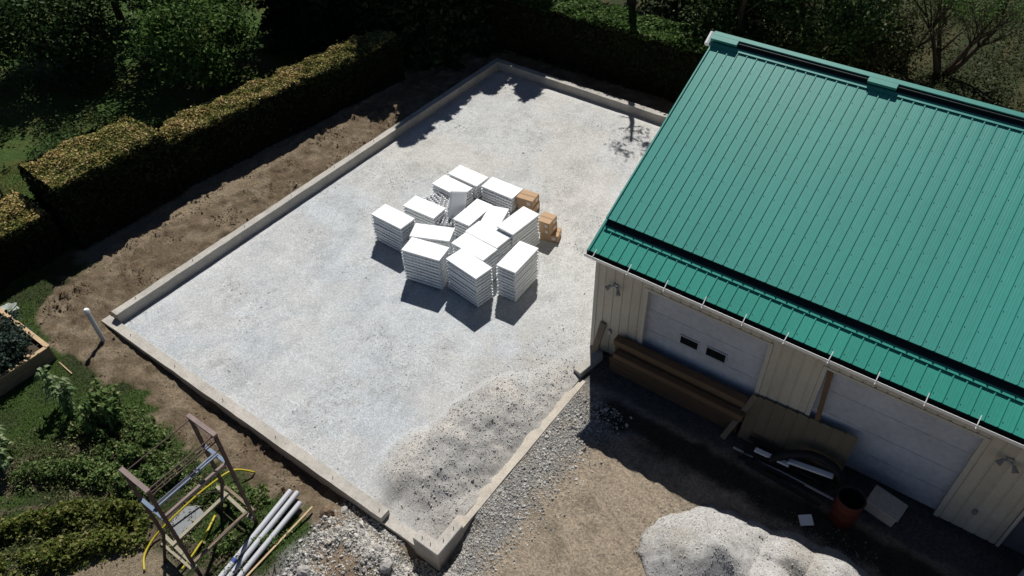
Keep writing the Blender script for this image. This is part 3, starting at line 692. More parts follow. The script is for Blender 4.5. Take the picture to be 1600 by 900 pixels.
def hedge(P, wd, H, label, n_top, n_side, seed, dry=.75, green='leaf_hedge'):
    """clipped hedge along the polyline P: dark twig core, leafy sides, sun scorched top"""
    r = np.random.default_rng(seed); P = [np.array(q, float) for q in P]
    e = empty('clipped_hedge', (P[0][0], P[0][1], 0), 0, label, 'hedge', 'clipped hedges beside the bare soil strip')
    o = P[0]; mb = MB(); tops = []; sides = []; nsd = []; ntp = []
    tot = sum(np.linalg.norm(P[i + 1] - P[i]) for i in range(len(P) - 1))
    for i in range(len(P) - 1):
        a, b = P[i] - o, P[i + 1] - o; d = b - a; L = np.linalg.norm(d); d /= L; nv = np.array([-d[1], d[0]])
        c = (a + b) / 2; mb.box((c[0], c[1], (H - .32) / 2), (L - .1, wd - .26, H - .34), Matrix.Rotation(math.atan2(d[1], d[0]), 3, 'Z'))
        k = int(n_top * L / tot); s_ = r.uniform(0, L, k); t = r.uniform(-1, 1, k); 
        t = np.sign(t) * np.abs(t) ** .9
        lump = fbm((a[0] + d[0] * s_ + nv[0] * t * wd / 2) * 2.2 + 50 + seed, (a[1] + d[1] * s_ + nv[1] * t * wd / 2) * 2.2 + 50, 3, 3)
        z = H - .08 + (lump - .5) * .34 - .07 * np.abs(t) ** 6 + r.normal(size=k) * .025
        tops.append(np.stack([a[0] + d[0] * s_ + nv[0] * t * wd / 2, a[1] + d[1] * s_ + nv[1] * t * wd / 2, z], 1)); ntp.append(lump)
        for sd_ in (-1, 1):
            k = int(n_side * L / tot / 2); s_ = r.uniform(0, L, k); zz = r.uniform(0, 1, k) * (H - .05)
            lump = fbm(s_ * 1.8 + 9 * sd_ + 70, zz * 1.8 + 70, seed, 3); off = wd / 2 + (lump - .55) * .25 + r.normal(size=k) * .03
            sides.append(np.stack([a[0] + d[0] * s_ + nv[0] * off * sd_, a[1] + d[1] * s_ + nv[1] * off * sd_, zz], 1)); nsd.append(np.tile(np.array([nv[0] * sd_, nv[1] * sd_, .3]), (k, 1)))
        for (pt, sg) in ((a, -1), (b, 1)):
            if (i == 0 and sg < 0) or (i == len(P) - 2 and sg > 0):
                k = int(n_side * wd / tot / 2.2); t = r.uniform(-1, 1, k); zz = r.uniform(0, 1, k) * (H - .05); off = r.normal(size=k) * .05
                sides.append(np.stack([pt[0] + nv[0] * t * wd / 2 + d[0] * sg * off, pt[1] + nv[1] * t * wd / 2 + d[1] * sg * off, zz], 1)); nsd.append(np.tile(np.array([d[0] * sg, d[1] * sg, .3]), (k, 1)))
    mb.build('hedge_core', MT['core'], e)
    T = np.concatenate(tops); lump = np.concatenate(ntp)
    isdry = r.uniform(0, 1, len(T)) < np.clip(dry * (.35 + 1.3 * (lump - .3) / .4), .08 if dry else 0, .95)
    up_ = np.array([0, 0, 1.6])
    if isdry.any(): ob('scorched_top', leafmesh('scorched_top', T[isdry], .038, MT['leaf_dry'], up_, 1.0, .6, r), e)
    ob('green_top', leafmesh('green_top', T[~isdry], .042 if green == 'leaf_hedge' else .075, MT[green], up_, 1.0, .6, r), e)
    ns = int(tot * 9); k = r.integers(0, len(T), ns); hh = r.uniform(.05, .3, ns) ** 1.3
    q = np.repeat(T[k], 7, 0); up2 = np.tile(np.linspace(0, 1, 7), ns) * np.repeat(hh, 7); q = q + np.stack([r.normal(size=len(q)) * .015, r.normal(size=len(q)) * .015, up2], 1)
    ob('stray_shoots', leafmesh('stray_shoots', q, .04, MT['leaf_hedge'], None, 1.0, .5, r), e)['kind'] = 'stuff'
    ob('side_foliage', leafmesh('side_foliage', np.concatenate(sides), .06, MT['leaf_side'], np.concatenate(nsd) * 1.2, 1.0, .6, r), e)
    return e
hedge([(-3.70, 4.85), (-3.33, 8.2), (-2.93, 11.5), (-2.6, 14.2)], 1.22, 1.77, 'long clipped hedge with brown sunlit top running into the shade', 46000, 26000, 3, .5)
hedge([(-4.05, 1.45), (-3.9, 4.8)], 1.95, 2.17, 'short tall hedge block with a square clipped brown and green top', 26000, 13000, 4, .42)
hedge([(-4.45, -4.2), (-4.3, 1.1)], 1.75, 1.4, 'low clipped hedge with scorched orange top at left picture edge', 24000, 12000, 5, .75)
# back hedge running behind the slab, mostly shaded
hedge([(-1.6, 18.95), (4.2, 19.05), (9.6, 19.2)], 1.6, 2.2, 'hedge behind the back foundation wall with a bright leafy green top', 18000, 20000, 6, .0, 'leaf_bright')

# trees ---------------------------------------------------------------
broadleaf(-7.5, 9.4, 4.0, 1.75, 'leafy green tree right behind the long hedge, thin dark trunk showing', 'leaf_bright', 12000, 11, .58, .07, 44)
broadleaf(-13.6, 7.3, 4.4, 2.3, 'large leafy tree at the top left picture corner', 'leaf_dark', 17000, 12, .55, .08)
broadleaf(-11.6, 10.6, 5.6, 1.9, 'shaded tree between the corner tree and the tree behind the hedge', 'leaf_dark', 5000, 13, .62, .08, 26)
broadleaf(-15.5, 11.0, 6, 2.6, 'farthest dark tree in the upper left wood', 'leaf_dark', 12000, 14, .6, .09)
broadleaf(-10.4, 12.4, 6.5, 2.4, 'dark tree behind the leafy green one at the hedge', 'leaf_dark', 12000, 15, .6, .08)
con = [(-2.1, 15.9, 8.0, 1.35), (-3.3, 15.4, 6.4, 1.6), (-5.9, 14.8, 6.6, 1.7), (-2.0, 18.2, 7.2, 1.6), (-4.8, 16.8, 8.6, 2.0), (-7.4, 14.8, 7.6, 2.0), (-.2, 20.2, 7.4, 1.8), (-2.6, 20.2, 8.6, 2.2), (-3.3, 17.6, 8.6, 2.0), (-9.0, 15.6, 7, 2.3), (-2.3, 16.9, 8.6, 1.5), (-1.35, 19.4, 6.6, 1.5), (-1.9, 17.5, 7.5, 1.45)]
conlab = ['tall slender evergreen at the far end of the long hedge', 'dark evergreen behind the last stretch of the long hedge', 'leftmost evergreen of the dark row behind the long hedge',
          'evergreen standing at the back left corner of the slab', 'tall evergreen in second row behind the end of the hedge', 'evergreen in second row, nearest to the leafy trees', 'evergreen behind the shaded back hedge', 'evergreen farthest back at the corner of the two hedges', 'evergreen filling the corner between the two hedges', 'evergreen at the left end of the dark row, beside the leafy wood', 'narrow evergreen crowding the slender one at the far end of the long hedge', 'short evergreen right behind the back left corner, in front of the taller row', 'slender evergreen between the corner of the slab and the tall row']
for i, (a, b, c, d) in enumerate(con): conifer(a, b, c, d, conlab[i], 30 + i)
broadleaf(4.1, 20.3, 9.0, .75, 'thin tall sapling rising out of the back hedge', 'leaf_dark', 380, 21, .88, .06, 9, 'trees behind the garage and slab')
broadleaf(8.2, 20.9, 5.6, 2.0, 'dark leafy tree left of the garage ridge', 'leaf_dark', 15000, 22, .55, .075, 60, 'trees behind the garage and slab')
broadleaf(3.6, 25.2, 5.6, 2.4, 'dark tree behind the bright topped hedge', 'leaf_dark', 12000, 26, .5, .09, 60, 'trees behind the garage and slab')
broadleaf(6.2, 24.6, 5.2, 2.2, 'dark tree filling the gap behind the hedge and the garage trees', 'leaf_dark', 12000, 27, .5, .09, 60, 'trees behind the garage and slab')
broadleaf(10.4, 22.9, 5.6, 2.0, 'dark tree rising directly behind the garage ridge end', 'leaf_dark', 13000, 23, .55, .075, 60, 'trees behind the garage and slab')
broadleaf(11.6, 25.2, 2.6, 1.7, 'olive green bush behind the garage ridge', 'weed', 9000, 24, .5, .07, 40, None, 'bush', 'leafy_bush')

# bare multi stemmed tree
def bare(x, y, label, seed, stems, H):
    rs = random.Random(seed); e = empty('bare_tree', (x, y, 0), 0, label, 'tree', 'bare multi stemmed trees in the field')
    tips = []
    def grow(mb, p0, d, L, r, lev):
        n_ = 4; pts = [p0]; q = p0.copy(); dd = d.copy()
        for i in range(n_):
            dd = (dd + Vector((rs.uniform(-.12, .12), rs.uniform(-.12, .12), rs.uniform(-.02, .10)))).normalized(); q = q + dd * L / n_; pts.append(q.copy())
        mb.tube(pts, [r * (1 - .75 * i / n_) for i in range(n_ + 1)], 7 if lev < 2 else 5)
        if lev < 4:
            for k in range(4 if lev < 2 else 3):
                i = rs.randint(1, n_); a = Vector((rs.uniform(-1, 1), rs.uniform(-1, 1), rs.uniform(-.1, .7))).normalized()
                grow(mb, pts[i], (dd * .9 + a * .85).normalized(), L * rs.uniform(.45, .65), max(.006, r * .42), lev + 1)
        else: tips.append(q)
    for k in range(stems):
        a = k * 2 * math.pi / stems + rs.uniform(-.4, .4); mb = MB()
        d = Vector((math.cos(a) * .55, math.sin(a) * .55, 1)).normalized()
        grow(mb, Vector((math.cos(a) * .12, math.sin(a) * .12, -.1)), d, H * rs.uniform(.55, .8), .11 * rs.uniform(.7, 1.15), 0)
        mb.build('stem', MT['bark'], e, smooth=True)
    C = np.array([tuple(t) for t in tips]); C = C[C[:, 2] > H * .35]
    if len(C):
        r = np.random.default_rng(seed); C = np.repeat(C, 5, 0) + r.normal(size=(len(C) * 5, 3)) * .12
        ob('sparse_leaves', leafmesh('sparse_leaves', C, .045, MT['leaf_bright'], np.array([0, 0, .8]), 1, .6, r), e)
bare(14.45, 25.6, 'bare dark multi stemmed tree in the field behind the garage', 5, 6, 4.2)
bare(12.6, 25.4, 'thin bare sapling left of the large bare tree behind the garage', 8, 2, 3.4)

# rough field weeds behind the garage
r = np.random.default_rng(77); n_ = 60000
C = np.stack([r.uniform(6, 30, n_), r.uniform(21.5, 44, n_), np.zeros(n_)], 1)
dn = fbm(C[:, 0] * .8, C[:, 1] * .8, 201, 3); C = C[dn > r.uniform(.25, .6, n_)]
C[:, 2] = .03 + r.uniform(0, .35, len(C)) * fbm(C[:, 0] * 1.1, C[:, 1] * 1.1, 203, 3)
tag(ob('field_weeds', leafmesh('field_weeds', C, .07, MT['weed'], np.array([0, 0, .6]), 1, .45, r)), 'rough dull green weeds covering the field behind the garage', 'weeds', None, 'stuff')
# undergrowth left of the hedge
n_ = 26000; C = np.stack([r.uniform(-15, -5.2, n_), r.uniform(0, 13, n_), np.zeros(n_)], 1)
dn = fbm(C[:, 0] * .7, C[:, 1] * .7, 205, 3); ok = (dn > .5) & ((C[:, 0] < -7.6 - .2 * C[:, 1]) | (C[:, 1] > 10.5)); C = C[ok]; C[:, 2] = .03 + r.uniform(0, 1, len(C)) ** 1.5 * .8 * (fbm(C[:, 0], C[:, 1], 207, 2))
tag(ob('undergrowth', leafmesh('undergrowth', C, .06, MT['leaf_dark'], np.array([0, 0, .8]), 1, .5, r)), 'low shrubby undergrowth below the left hand trees', 'undergrowth', None, 'stuff')

# lawn grass
def grassblades(name, C, h, m, label):
    n_ = len(C); r = np.random.default_rng(len(C)); a = r.uniform(0, 6.28, n_); hh = h * r.uniform(.5, 1.3, n_); wd = .011
    dx, dy = np.cos(a), np.sin(a); lx, ly = r.normal(size=n_) * .5 * hh, r.normal(size=n_) * .5 * hh
    V = np.stack([np.stack([C[:, 0] - dx * wd, C[:, 1] - dy * wd, C[:, 2]], 1), np.stack([C[:, 0] + dx * wd, C[:, 1] + dy * wd, C[:, 2]], 1), np.stack([C[:, 0] + lx, C[:, 1] + ly, C[:, 2] + hh], 1)], 1).reshape(-1, 3)
    tag(ob(name, npmesh(name, V, np.arange(3 * n_).reshape(-1, 3), [MT[m]])), label, 'grass', None, 'stuff')
n_ = 150000; px_ = r.uniform(-9, 9.4, n_); py_ = r.uniform(-6.5, 5, n_)
bnd = np.interp(px_, gxx, gyy); nn = fbm(px_ * 3.3, py_ * 3.3, 67, 4)
ok = (((px_ > -2.3) & (py_ < bnd - .05 - (nn - .5) * .8)) | ((px_ < -2.3) & (py_ < .2)) | (px_ < -5)) & ~((px_ > 5.4) & (py_ < -3.0) & (px_ < 8))
ok &= ~((px_ > 2.2) & (py_ < -1.7) & (nn > .55))
px_, py_ = px_[ok], py_[ok]
grassblades('lawn_grass', np.stack([px_, py_, ground_z(px_, py_) - .005], 1), .05, 'grass', 'short green lawn grass between the garden and the bare soil')

# garden rows -----------------------------------------------------------
def row_leaves(pts, wd, h, n, seed):
    r = np.random.default_rng(seed); pts = np.array(pts, float); seg = r.integers(0, len(pts) - 1, n); t = r.uniform(0, 1, n)
    P = pts[seg] * (1 - t)[:, None] + pts[seg + 1] * t[:, None]
    off = r.normal(size=(n, 2)) * wd * .45; P = P + off
    cl = fbm(P[:, 0] * 2.0, P[:, 1] * 2.0, seed, 3); cl = .55 * cl + .45 * fbm(P[:, 0] * 5, P[:, 1] * 5, seed + 3, 2); keep = cl > r.uniform(.32, .62, n); P = P[keep]; cl = cl[keep]; off = off[keep]
    z = h * np.clip(1 - (np.hypot(off[:, 0], off[:, 1]) / (wd * 1.2)) ** 2, .1, 1) * (.3 + 1.9 * (cl - .3)) * r.uniform(.35, 1.0, len(P))
    return np.column_stack([P, z + ground_z(P[:, 0], P[:, 1])])
rows = [([(2.5, -2.2), (3.6, -1.75), (4.6, -1.75)], .55, .55, 9000), ([(3.9, -2.4), (4.7, -2.1), (5.7, -1.9)], .45, .45, 7500), ([(2.9, -3.9), (3.7, -3.0), (4.6, -2.7), (5.4, -2.5)], .35, .45, 6500),
        ([(3.7, -4.9), (4.4, -4.1), (5.0, -3.3), (5.9, -2.9)], .35, .42, 8500), ([(4.4, -5.4), (5.1, -4.6), (5.6, -3.9), (6.2, -3.0)], .4, .42, 8500), ([(7.6, -2.4), (8.5, -1.6)], .3, .18, 2500), ([(6.3, -1.9), (7.0, -1.5), (7.6, -1.1)], .3, .2, 2500)]
for i, (pt, wd, h, n_) in enumerate(rows):
    C = row_leaves(pt, wd, h, n_, 300 + i)
    lab = ['dense leafy vegetable bed nearest to the bare soil', 'leafy vegetable bed behind the steel rack', 'second garden row of low leafy plants', 'third garden row, yellowish low leafy plants', 'garden row along the bare path at the bottom', 'low weeds under the white pipes', 'low weeds beside the steel rack'][i]
    tag(ob('garden_row', leafmesh('garden_row', C, .046 - .004 * (i % 3), MT['leaf_garden' if i not in (3, 4) else 'leaf_bean'], np.array([0, 0, .9]), 1, .6, np.random.default_rng(400 + i))), lab, 'garden plants', 'leafy garden rows', 'stuff')
n_ = 52000; r = np.random.default_rng(610); a = r.uniform(1.8, 9.0, n_); b = r.uniform(-6.2, -1.3, n_)
cl = fbm(a * 1.7, b * 1.7, 611, 4); ok = (cl > r.uniform(.42, .75, n_)) & ~((a > 5.4) & (b < -3.0) & (a < 8)) & (b < np.interp(a, gxx, gyy) - .15); a, b, cl = a[ok], b[ok], cl[ok]
C = np.stack([a, b, ground_z(a, b) + r.uniform(.01, 1, len(a)) ** 1.4 * .3 * cl], 1)
tag(ob('garden_weeds', leafmesh('garden_weeds', C, .03, MT['weed_green'], np.array([0, 0, .7]), 1, .4, r)), 'mixed low weeds growing between and over the garden rows', 'weeds', None, 'stuff')
def tallplant(x, y, h, label, seed, m='leaf_corn', nleaf=110):
    r = random.Random(seed); e = empty('tall_garden_plant', (x, y, 0), 0, label, 'plant', 'tall leafy plants in the vegetable garden')
    st = MB(); lf = MB()
    for s_ in range(5):
        bx, by = r.uniform(-.22, .22), r.uniform(-.22, .22); hh = h * r.uniform(.75, 1.1)
        st.tube([(bx, by, -.05), (bx * 1.2, by * 1.2, hh * .5), (bx * 1.5, by * 1.5, hh)], [.018, .014, .006], 6)
        for k in range(nleaf // 5):
            t = .25 + .75 * (k + r.random()) / (nleaf // 5); a = r.uniform(0, 6.28); L = r.uniform(.15, .3); wd = r.uniform(.025, .05)
            b = Vector((bx * (1 + .5 * t), by * (1 + .5 * t), hh * t)); d = Vector((math.cos(a), math.sin(a), 0)); sd_ = Vector((-d.y, d.x, 0))
            P = [b, b + d * L * .35 + Vector((0, 0, .09)), b + d * L * .7 + Vector((0, 0, .06)), b + d * L - Vector((0, 0, .06))]
            W_ = [.3, 1, .8, .05]; vs = []
            for q, ww in zip(P, W_): vs += [q + sd_ * wd * ww, q - Vector((0, 0, .012)), q - sd_ * wd * ww]
            fs = []
            for i in range(3):
                o_ = i * 3; fs += [(o_, o_ + 1, o_ + 4, o_ + 3), (o_ + 1, o_ + 2, o_ + 5, o_ + 4)]
            lf.add(vs, fs)
    st.build('stalks', MT['leaf_garden'], e); lf.build('leaves', MT[m], e)
tallplant(1.95, -2.35, 1.15, 'pale tall leafy plant at the far corner of the vegetable garden', 1)
tallplant(2.75, -1.65, 1.0, 'bright green tall plant nearest to the bare soil', 2, 'leaf_garden')
tallplant(2.25, -3.65, 1.1, 'tall leafy plant at the left picture edge of the garden', 3)
tallplant(3.2, -1.95, .8, 'shorter leafy plant right of the bright green tall one', 4, 'leaf_garden')

# ------------------------------------------------------------------ raised planter
MT['newwood'] = basic('pale timber', (.46, .33, .2), .8, .18, 4, 0, .2)
MT['oldwood'] = basic('weathered timber', (.20, .155, .11), .85, .25, 4, 0, .3)
pl = empty('raised_planter', (-.95, -2.3, 0), 0, 'timber raised bed full of dark bluish leaves by the lawn', 'planter')
for (cx, cy, dx, dy) in ((1.18, 0, .05, 1.6), (-1.18, 0, .05, 1.6), (0, .825, 2.41, .05), (0, -.825, 2.41, .05)):
    for k in range(3):
        mb = MB(); mb.box((cx, cy, .075 + k * .152), (dx, dy, .147)); mb.build('plank', MT['oldwood'], pl)
    mb = MB(); mb.box((cx * 1.0, cy, .475), (dx + (.06 if dx < .1 else 0.0), dy + (.0 if dx < .1 else .06) - (.0 if dy < .1 else .02), .03)); mb.build('rim_board', MT['newwood'], pl)
mb = MB(); mb.box((0, 0, .19), (2.3, 1.58, .38)); mb.build('soil', basic('dark planter soil', (.06, .045, .03), 1, .3, 9, 0, .5), pl)
r = np.random.default_rng(55); n_ = 9000; cc = r.uniform(-1, 1, (26, 3)) * np.array([1.0, .75, .16]) + np.array([-.1, -.2, .74])
C = cc[r.integers(0, 26, n_)] + r.normal(size=(n_, 3)) * np.array([.17, .17, .13])
kb = ob('kale_bush', leafmesh('kale_bush', C, .05, MT['leaf_blue'], np.array([0, 0, .8]), 1, .6, r), None, (-.95, -2.3, 0)); tag(kb, 'dense dark bluish green bush growing in the raised planter', 'plant')
mb = MB(); mb.box((0, 0, .03), (.14, .09, .06)); o = mb.build('wood_offcut', MT['newwood'], None, (.19, -1.95, .49), (0, 0, .4)); tag(bevel(o, .01), 'small pale wood offcut lying on the planter rim', 'offcut')
cbg = empty('silver_plant', (-2.0, -1.3, .0), 0, 'silvery rosette plant with broad pale leaves at left picture edge', 'plant')
for k in range(14):
    a = k * 2.4; mb = MB(); L = .26 + .02 * (k % 3); tilt = .35 + .06 * k
    d = Vector((math.cos(a), math.sin(a), 0)); s_ = Vector((-d.y, d.x, 0)); vs = []
    for t, ww in ((0, .03), (.4, .09), (.75, .08), (1, .015)):
        q = d * L * t * math.cos(tilt * .6) + Vector((0, 0, .3 + L * t * math.sin(tilt) - .1 * t * t)); vs += [q + s_ * ww, q - Vector((0, 0, .015)), q - s_ * ww]
    mb.add(vs, [f_ for i in range(3) for f_ in ((i * 3, i * 3 + 1, i * 3 + 4, i * 3 + 3), (i * 3 + 1, i * 3 + 2, i * 3 + 5, i * 3 + 4))])
    mb.build('leaf', basic('silver leaf', (.36, .40, .36), .7, .1, 8) if k == 0 else bpy.data.materials['silver leaf'], cbg)
mb = MB(); mb.tube([(0, 0, 0), (0, 0, .34)], .03, 6); mb.build('stalk', MT['leaf_garden'], cbg)
mb = MB(); mb.bar((0, 0, .02), (.62, -.03, .03), .025, .02); o = mb.build('garden_stake', MT['newwood'], None, (.42, -1.48, 0)); tag(o, 'thin pale stake lying in the grass beside the planter', 'stake')
mb = MB(); mb.tube([(0, 0, -.3), (0, 0, 1.1)], .045, 8); mb.tube([(0, 0, 1.1), (0, 0, 1.13)], [.05, .03], 8); o = mb.build('fence_post', MT['oldwood'], None, (-7.4, 1.35, 0)); tag(o, 'lone dark wooden post on the lawn at left picture edge', 'post')

# upright plastic pipe
MT['pvc'] = basic('white plastic pipe', (.48, .49, .52), .35, .06, 6, 0, .02)
pv = empty('vent_pipe', (.59, -.39, 0), 0, 'upright white plastic pipe with capped top standing in the soil', 'pipe')
mb = MB(); mb.tube([(0, 0, -.3), (0, 0, 1.02)], .055, 16); mb.build('pipe', MT['pvc'], pv, smooth=False)
mb = MB(); mb.tube([(0, 0, .99), (0, 0, 1.06), (0, 0, 1.09)], [.068, .068, .045], 16); mb.build('cap', MT['white'], pv)
# three loose pipes and a stick
for i, (a, b, lab) in enumerate([((7.98, -.68), (8.36, -3.1), 'white plastic pipe lying on the grass, nearest to the steel rack, blue tape round it'),
                                ((8.13, -.62), (8.50, -3.05), 'white plastic pipe lying in the middle of three'),
                                ((8.36, -.76), (8.66, -3.0), 'white plastic pipe lying on the side towards the rubble')]):
    e = empty('plastic_pipe', (a[0], a[1], .12), 0, lab, 'pipe', 'white plastic pipes lying on the grass')
    d = Vector((b[0] - a[0], b[1] - a[1], 0)); mb = MB()
    n_ = 16; L = d.length; dn = d.normalized(); u = Vector((-dn.y, dn.x, 0))
    ring = lambda q, rr: [q + u * math.cos(2 * math.pi * k / n_) * rr + Vector((0, 0, math.sin(2 * math.pi * k / n_) * rr)) for k in range(n_)]
    vs = ring(Vector((0, 0, 0)), .058) + ring(d, .058) + ring(Vector((0, 0, 0)), .05) + ring(d, .05); fs = []
    for k in range(n_):
        k2 = (k + 1) % n_; fs += [(k, k2, n_ + k2, n_ + k), (2 * n_ + k, 3 * n_ + k, 3 * n_ + k2, 2 * n_ + k2), (k, 2 * n_ + k, 2 * n_ + k2, k2), (n_ + k, n_ + k2, 3 * n_ + k2, 3 * n_ + k)]
    mb.add(vs, fs); mb.build('pipe', MT['pvc'], e)
    if i == 0:
        mb = MB(); mb.tube([d * .70, d * .735], .0605, 16, 0, False); mb.build('tape', basic('blue tape', (.05, .09, .30), .5), e)
mb = MB(); mb.bar((8.63, -.68, .10), (8.72, -2.9, .10), .04, .03); o = mb.build('wooden_stick', MT['newwood'], None); tag(o, 'long thin pale wooden stick lying beside the three white pipes', 'stick')

# ------------------------------------------------------------------ steel rack
MT['rust'] = basic('rusty brown steel', (.10, .066, .058), .7, .35, 7, .2, .2)
MT['rust_pale'] = basic('sun bleached rusty steel', (.20, .15, .14), .6, .3, 7, .1, .2)
MT['blue'] = basic('pale blue painted steel', (.15, .20, .28), .5, .15, 6)
MT['creamwood'] = basic('bleached timber rail', (.30, .27, .20), .8, .25, 6, 0, .2)
rk = empty('steel_rack', (7.5, -2.3, 0), 0, 'tall rusty steel rack with thin rods and pale rails over the garden', 'rack')
def rp(x, y, z): return (x - 7.5, y + 2.3, z)
x0, x1, y0, y1, HT = 7.17, 7.90, -2.98, -1.58, 3.02
def rbar(name, a, b, wd, ht, m): 
    mb = MB(); mb.bar(rp(*a), rp(*b), wd, ht); return mb.build(name, m, rk)
def rod(name, a, b, rr, m):
    mb = MB(); mb.tube([rp(*a), rp(*b)], rr, 6); return mb.build(name, m, rk)
rbar('leg', (x1, y0, -.05), (x1, y0, HT), .06, .06, MT['rust']); rbar('leg', (x1, y1, -.05), (x1, y1, HT), .06, .06, MT['rust'])
rbar('leg', (x0, y0, .85), (x0, y0, HT), .06, .06, MT['rust']); rbar('leg', (x0, y1, .85), (x0, y1, HT), .06, .06, MT['rust'])
rbar('lower_leg', (x0, y0, .85), (7.06, -3.22, -.05), .07, .05, MT['rust']); rbar('lower_leg', (x0, y1, .85), (7.08, -1.84, -.05), .07, .05, MT['rust'])
rbar('top_rail', (x0 - .03, y0, HT + .03), (x1 + .03, y0, HT + .03), .085, .05, MT['rust_pale']); rbar('top_rail', (x0 - .03, y1, HT + .03), (x1 + .03, y1, HT + .03), .085, .05, MT['rust_pale'])
rod('rod', (x0 + .06, y0, HT), (x0 + .06, y1, HT), .012, MT['rust']); rod('rod', (x1 - .03, y0, HT), (x1 - .03, y1, HT), .016, MT['rust'])
rod('rod', (x1, y0, HT - .14), (x1, y1, HT - .14), .013, MT['rust']); rod('rod', (x1, y0, HT - .42), (x1, y1, HT - .40), .012, MT['rust']); rod('rod', (7.62, y0, 2.62), (7.62, y1, 2.6), .012, MT['rust'])
rbar('front_rail', (x1 - .02, y0, 2.16), (x1 - .02, y1, 2.18), .05, .07, MT['rust_pale'])
rbar('blue_rail', (7.58, y0 + .03, 2.18), (7.58, y1, 2.2), .09, .03, MT['blue'])
rbar('side_rail', (x0, y0 - .0, 2.11), (x1, y0, 2.11), .07, .035, MT['blue']); rbar('side_rail', (x0, y1, 2.13), (x1, y1, 2.13), .07, .035, MT['blue'])
rbar('side_brace', (x0, y1, HT - .05), (x1, y1, 2.5), .02, .02, MT['rust_pale'])
rbar('low_rail', (6.86, y0 + .06, .40), (7.96, y0 - .0, .43), .07, .05, MT['creamwood']); rbar('low_rail', (6.95, y0 - .07, .36), (7.9, y0 - .07, .40), .05, .05, MT['creamwood'])
rbar('low_rail', (6.84, y1 - .02, .42), (8.0, y1 - .09, .40), .07, .05, MT['creamwood']); rbar('low_rail', (6.98, y1 + .08, .42), (7.9, y1 + .06, .40), .06, .05, MT['oldwood'])
rbar('cross_rail', (7.22, y0 + .0, .46), (7.18, y1, .46), .07, .05, MT['creamwood']); rbar('cross_rail', (7.86, y0 - .02, .46), (7.84, y1 - .06, .45), .06, .05, MT['oldwood'])
rod('diagonal_rod', (x0, y0, 1.9), (x0, y1, .6), .009, MT['rust']); rod('diagonal_rod', (x1, y0, .62), (x1, y1, .5), .008, MT['rust'])
mb = MB(); rs = random.Random(4)
P = [(6.45, -2.62), (6.43, -2.2), (6.62, -2.03), (6.88, -2.08), (6.96, -2.35), (6.95, -2.7), (6.72, -2.8)]
mb.add([(a, b, -.02) for a, b in P] + [(a, b, .09) for a, b in P], [tuple(range(7))[::1], tuple(range(7, 14))[::-1]] + [(i, 7 + i, 7 + (i + 1) % 7, (i + 1) % 7) for i in range(7)])
o = mb.build('stone_slab', basic('grey stone', (.22, .23, .235), .85, .22, 7, 0, .4), None); tag(bevel(o, .02), 'flat grey stone slab lying under the steel rack', 'slab')
def smooth_path(P, n=6):
    P = [Vector(q) for q in P]; out = []
    for i in range(len(P) - 1):
        p0, p1, p2, p3 = P[max(i - 1, 0)], P[i], P[i + 1], P[min(i + 2, len(P) - 1)]
        for k in range(n):
            t = k / n; out.append(.5 * ((2 * p1) + (p2 - p0) * t + (2 * p0 - 5 * p1 + 4 * p2 - p3) * t * t + (3 * p1 - p0 - 3 * p2 + p3) * t ** 3))
    return out + [P[-1]]
MT['hose'] = basic('yellow hose', (.46, .37, .03), .45, .1, 9, 0, .03)
mb = MB(); mb.tube(smooth_path([(6.95, -.80, .05), (6.72, -1.12, .32), (6.62, -1.7, .34), (6.58, -2.15, .30), (6.55, -2.66, .22), (6.52, -3.04, .1), (6.66, -3.37, .06), (6.92, -3.56, .05)]), .022, 8)
o = mb.build('yellow_hose', MT['hose'], None, smooth=True); tag(o, 'long yellow hose arching through the steel rack over the grass', 'hose')
mb = MB(); mb.tube(smooth_path([(7.52, -3.13, .06), (7.46, -2.78, .1), (7.32, -2.38, .1), (7.1, -1.98, .06)]), .024, 8)
o = mb.build('yellow_hose', MT['hose'], None, smooth=True); tag(o, 'short piece of yellow hose lying inside the foot of the rack', 'hose')

# ------------------------------------------------------------------ things along the garage wall
MT['lumber'] = basic('brown rough sawn lumber', (.15, .092, .05), .8, .2, 3, 0, .25)
MT['lumber2'] = basic('darker brown lumber', (.085, .055, .034), .85, .2, 3, 0, .25)
lb = empty('lumber_stack', (13.35, 6.36, 0), 0, 'long stack of brown planks on edge in front of the left garage door', 'lumber')
for k in range(5):
    mb = MB(); mb.box((random.uniform(-.03, .03), .075 - .006 * k, .10 + k * .178), (3.3, .22, .170)); bevel(mb.build('plank', MT['lumber'], lb), .008)
for k in range(4):
    mb = MB(); mb.box((random.uniform(-.05, .05) + .04, -.155 - .005 * k, .10 + k * .168), (3.25, .19, .160)); bevel(mb.build('plank', MT['lumber2'] if k < 3 else MT['lumber'], lb), .008)
def leaning(name, a, b, wd, th, m, lab, cat, up=(0, -1, .3), grp=None):
    mb = MB(); mb.bar(a, b, wd, th, up); o = mb.build(name, m, None); return tag(bevel(o, .005), lab, cat, grp)
leaning('board', (14.80, 5.85, .0), (15.10, 6.50, 1.05), .13, .03, MT['oldwood'], 'short grey board leaning on the right end of the plank stack', 'board')
leaning('board', (11.17, 6.28, .0), (11.24, 6.55, 1.0), .16, .04, MT['oldwood'], 'weathered board standing against the left corner of the garage', 'board')
leaning('board', (16.42, 6.45, 1.25), (16.30, 6.63, 2.62), .10, .04, MT['lumber'], 'brown board leaning inside the left edge of the right garage door', 'board')
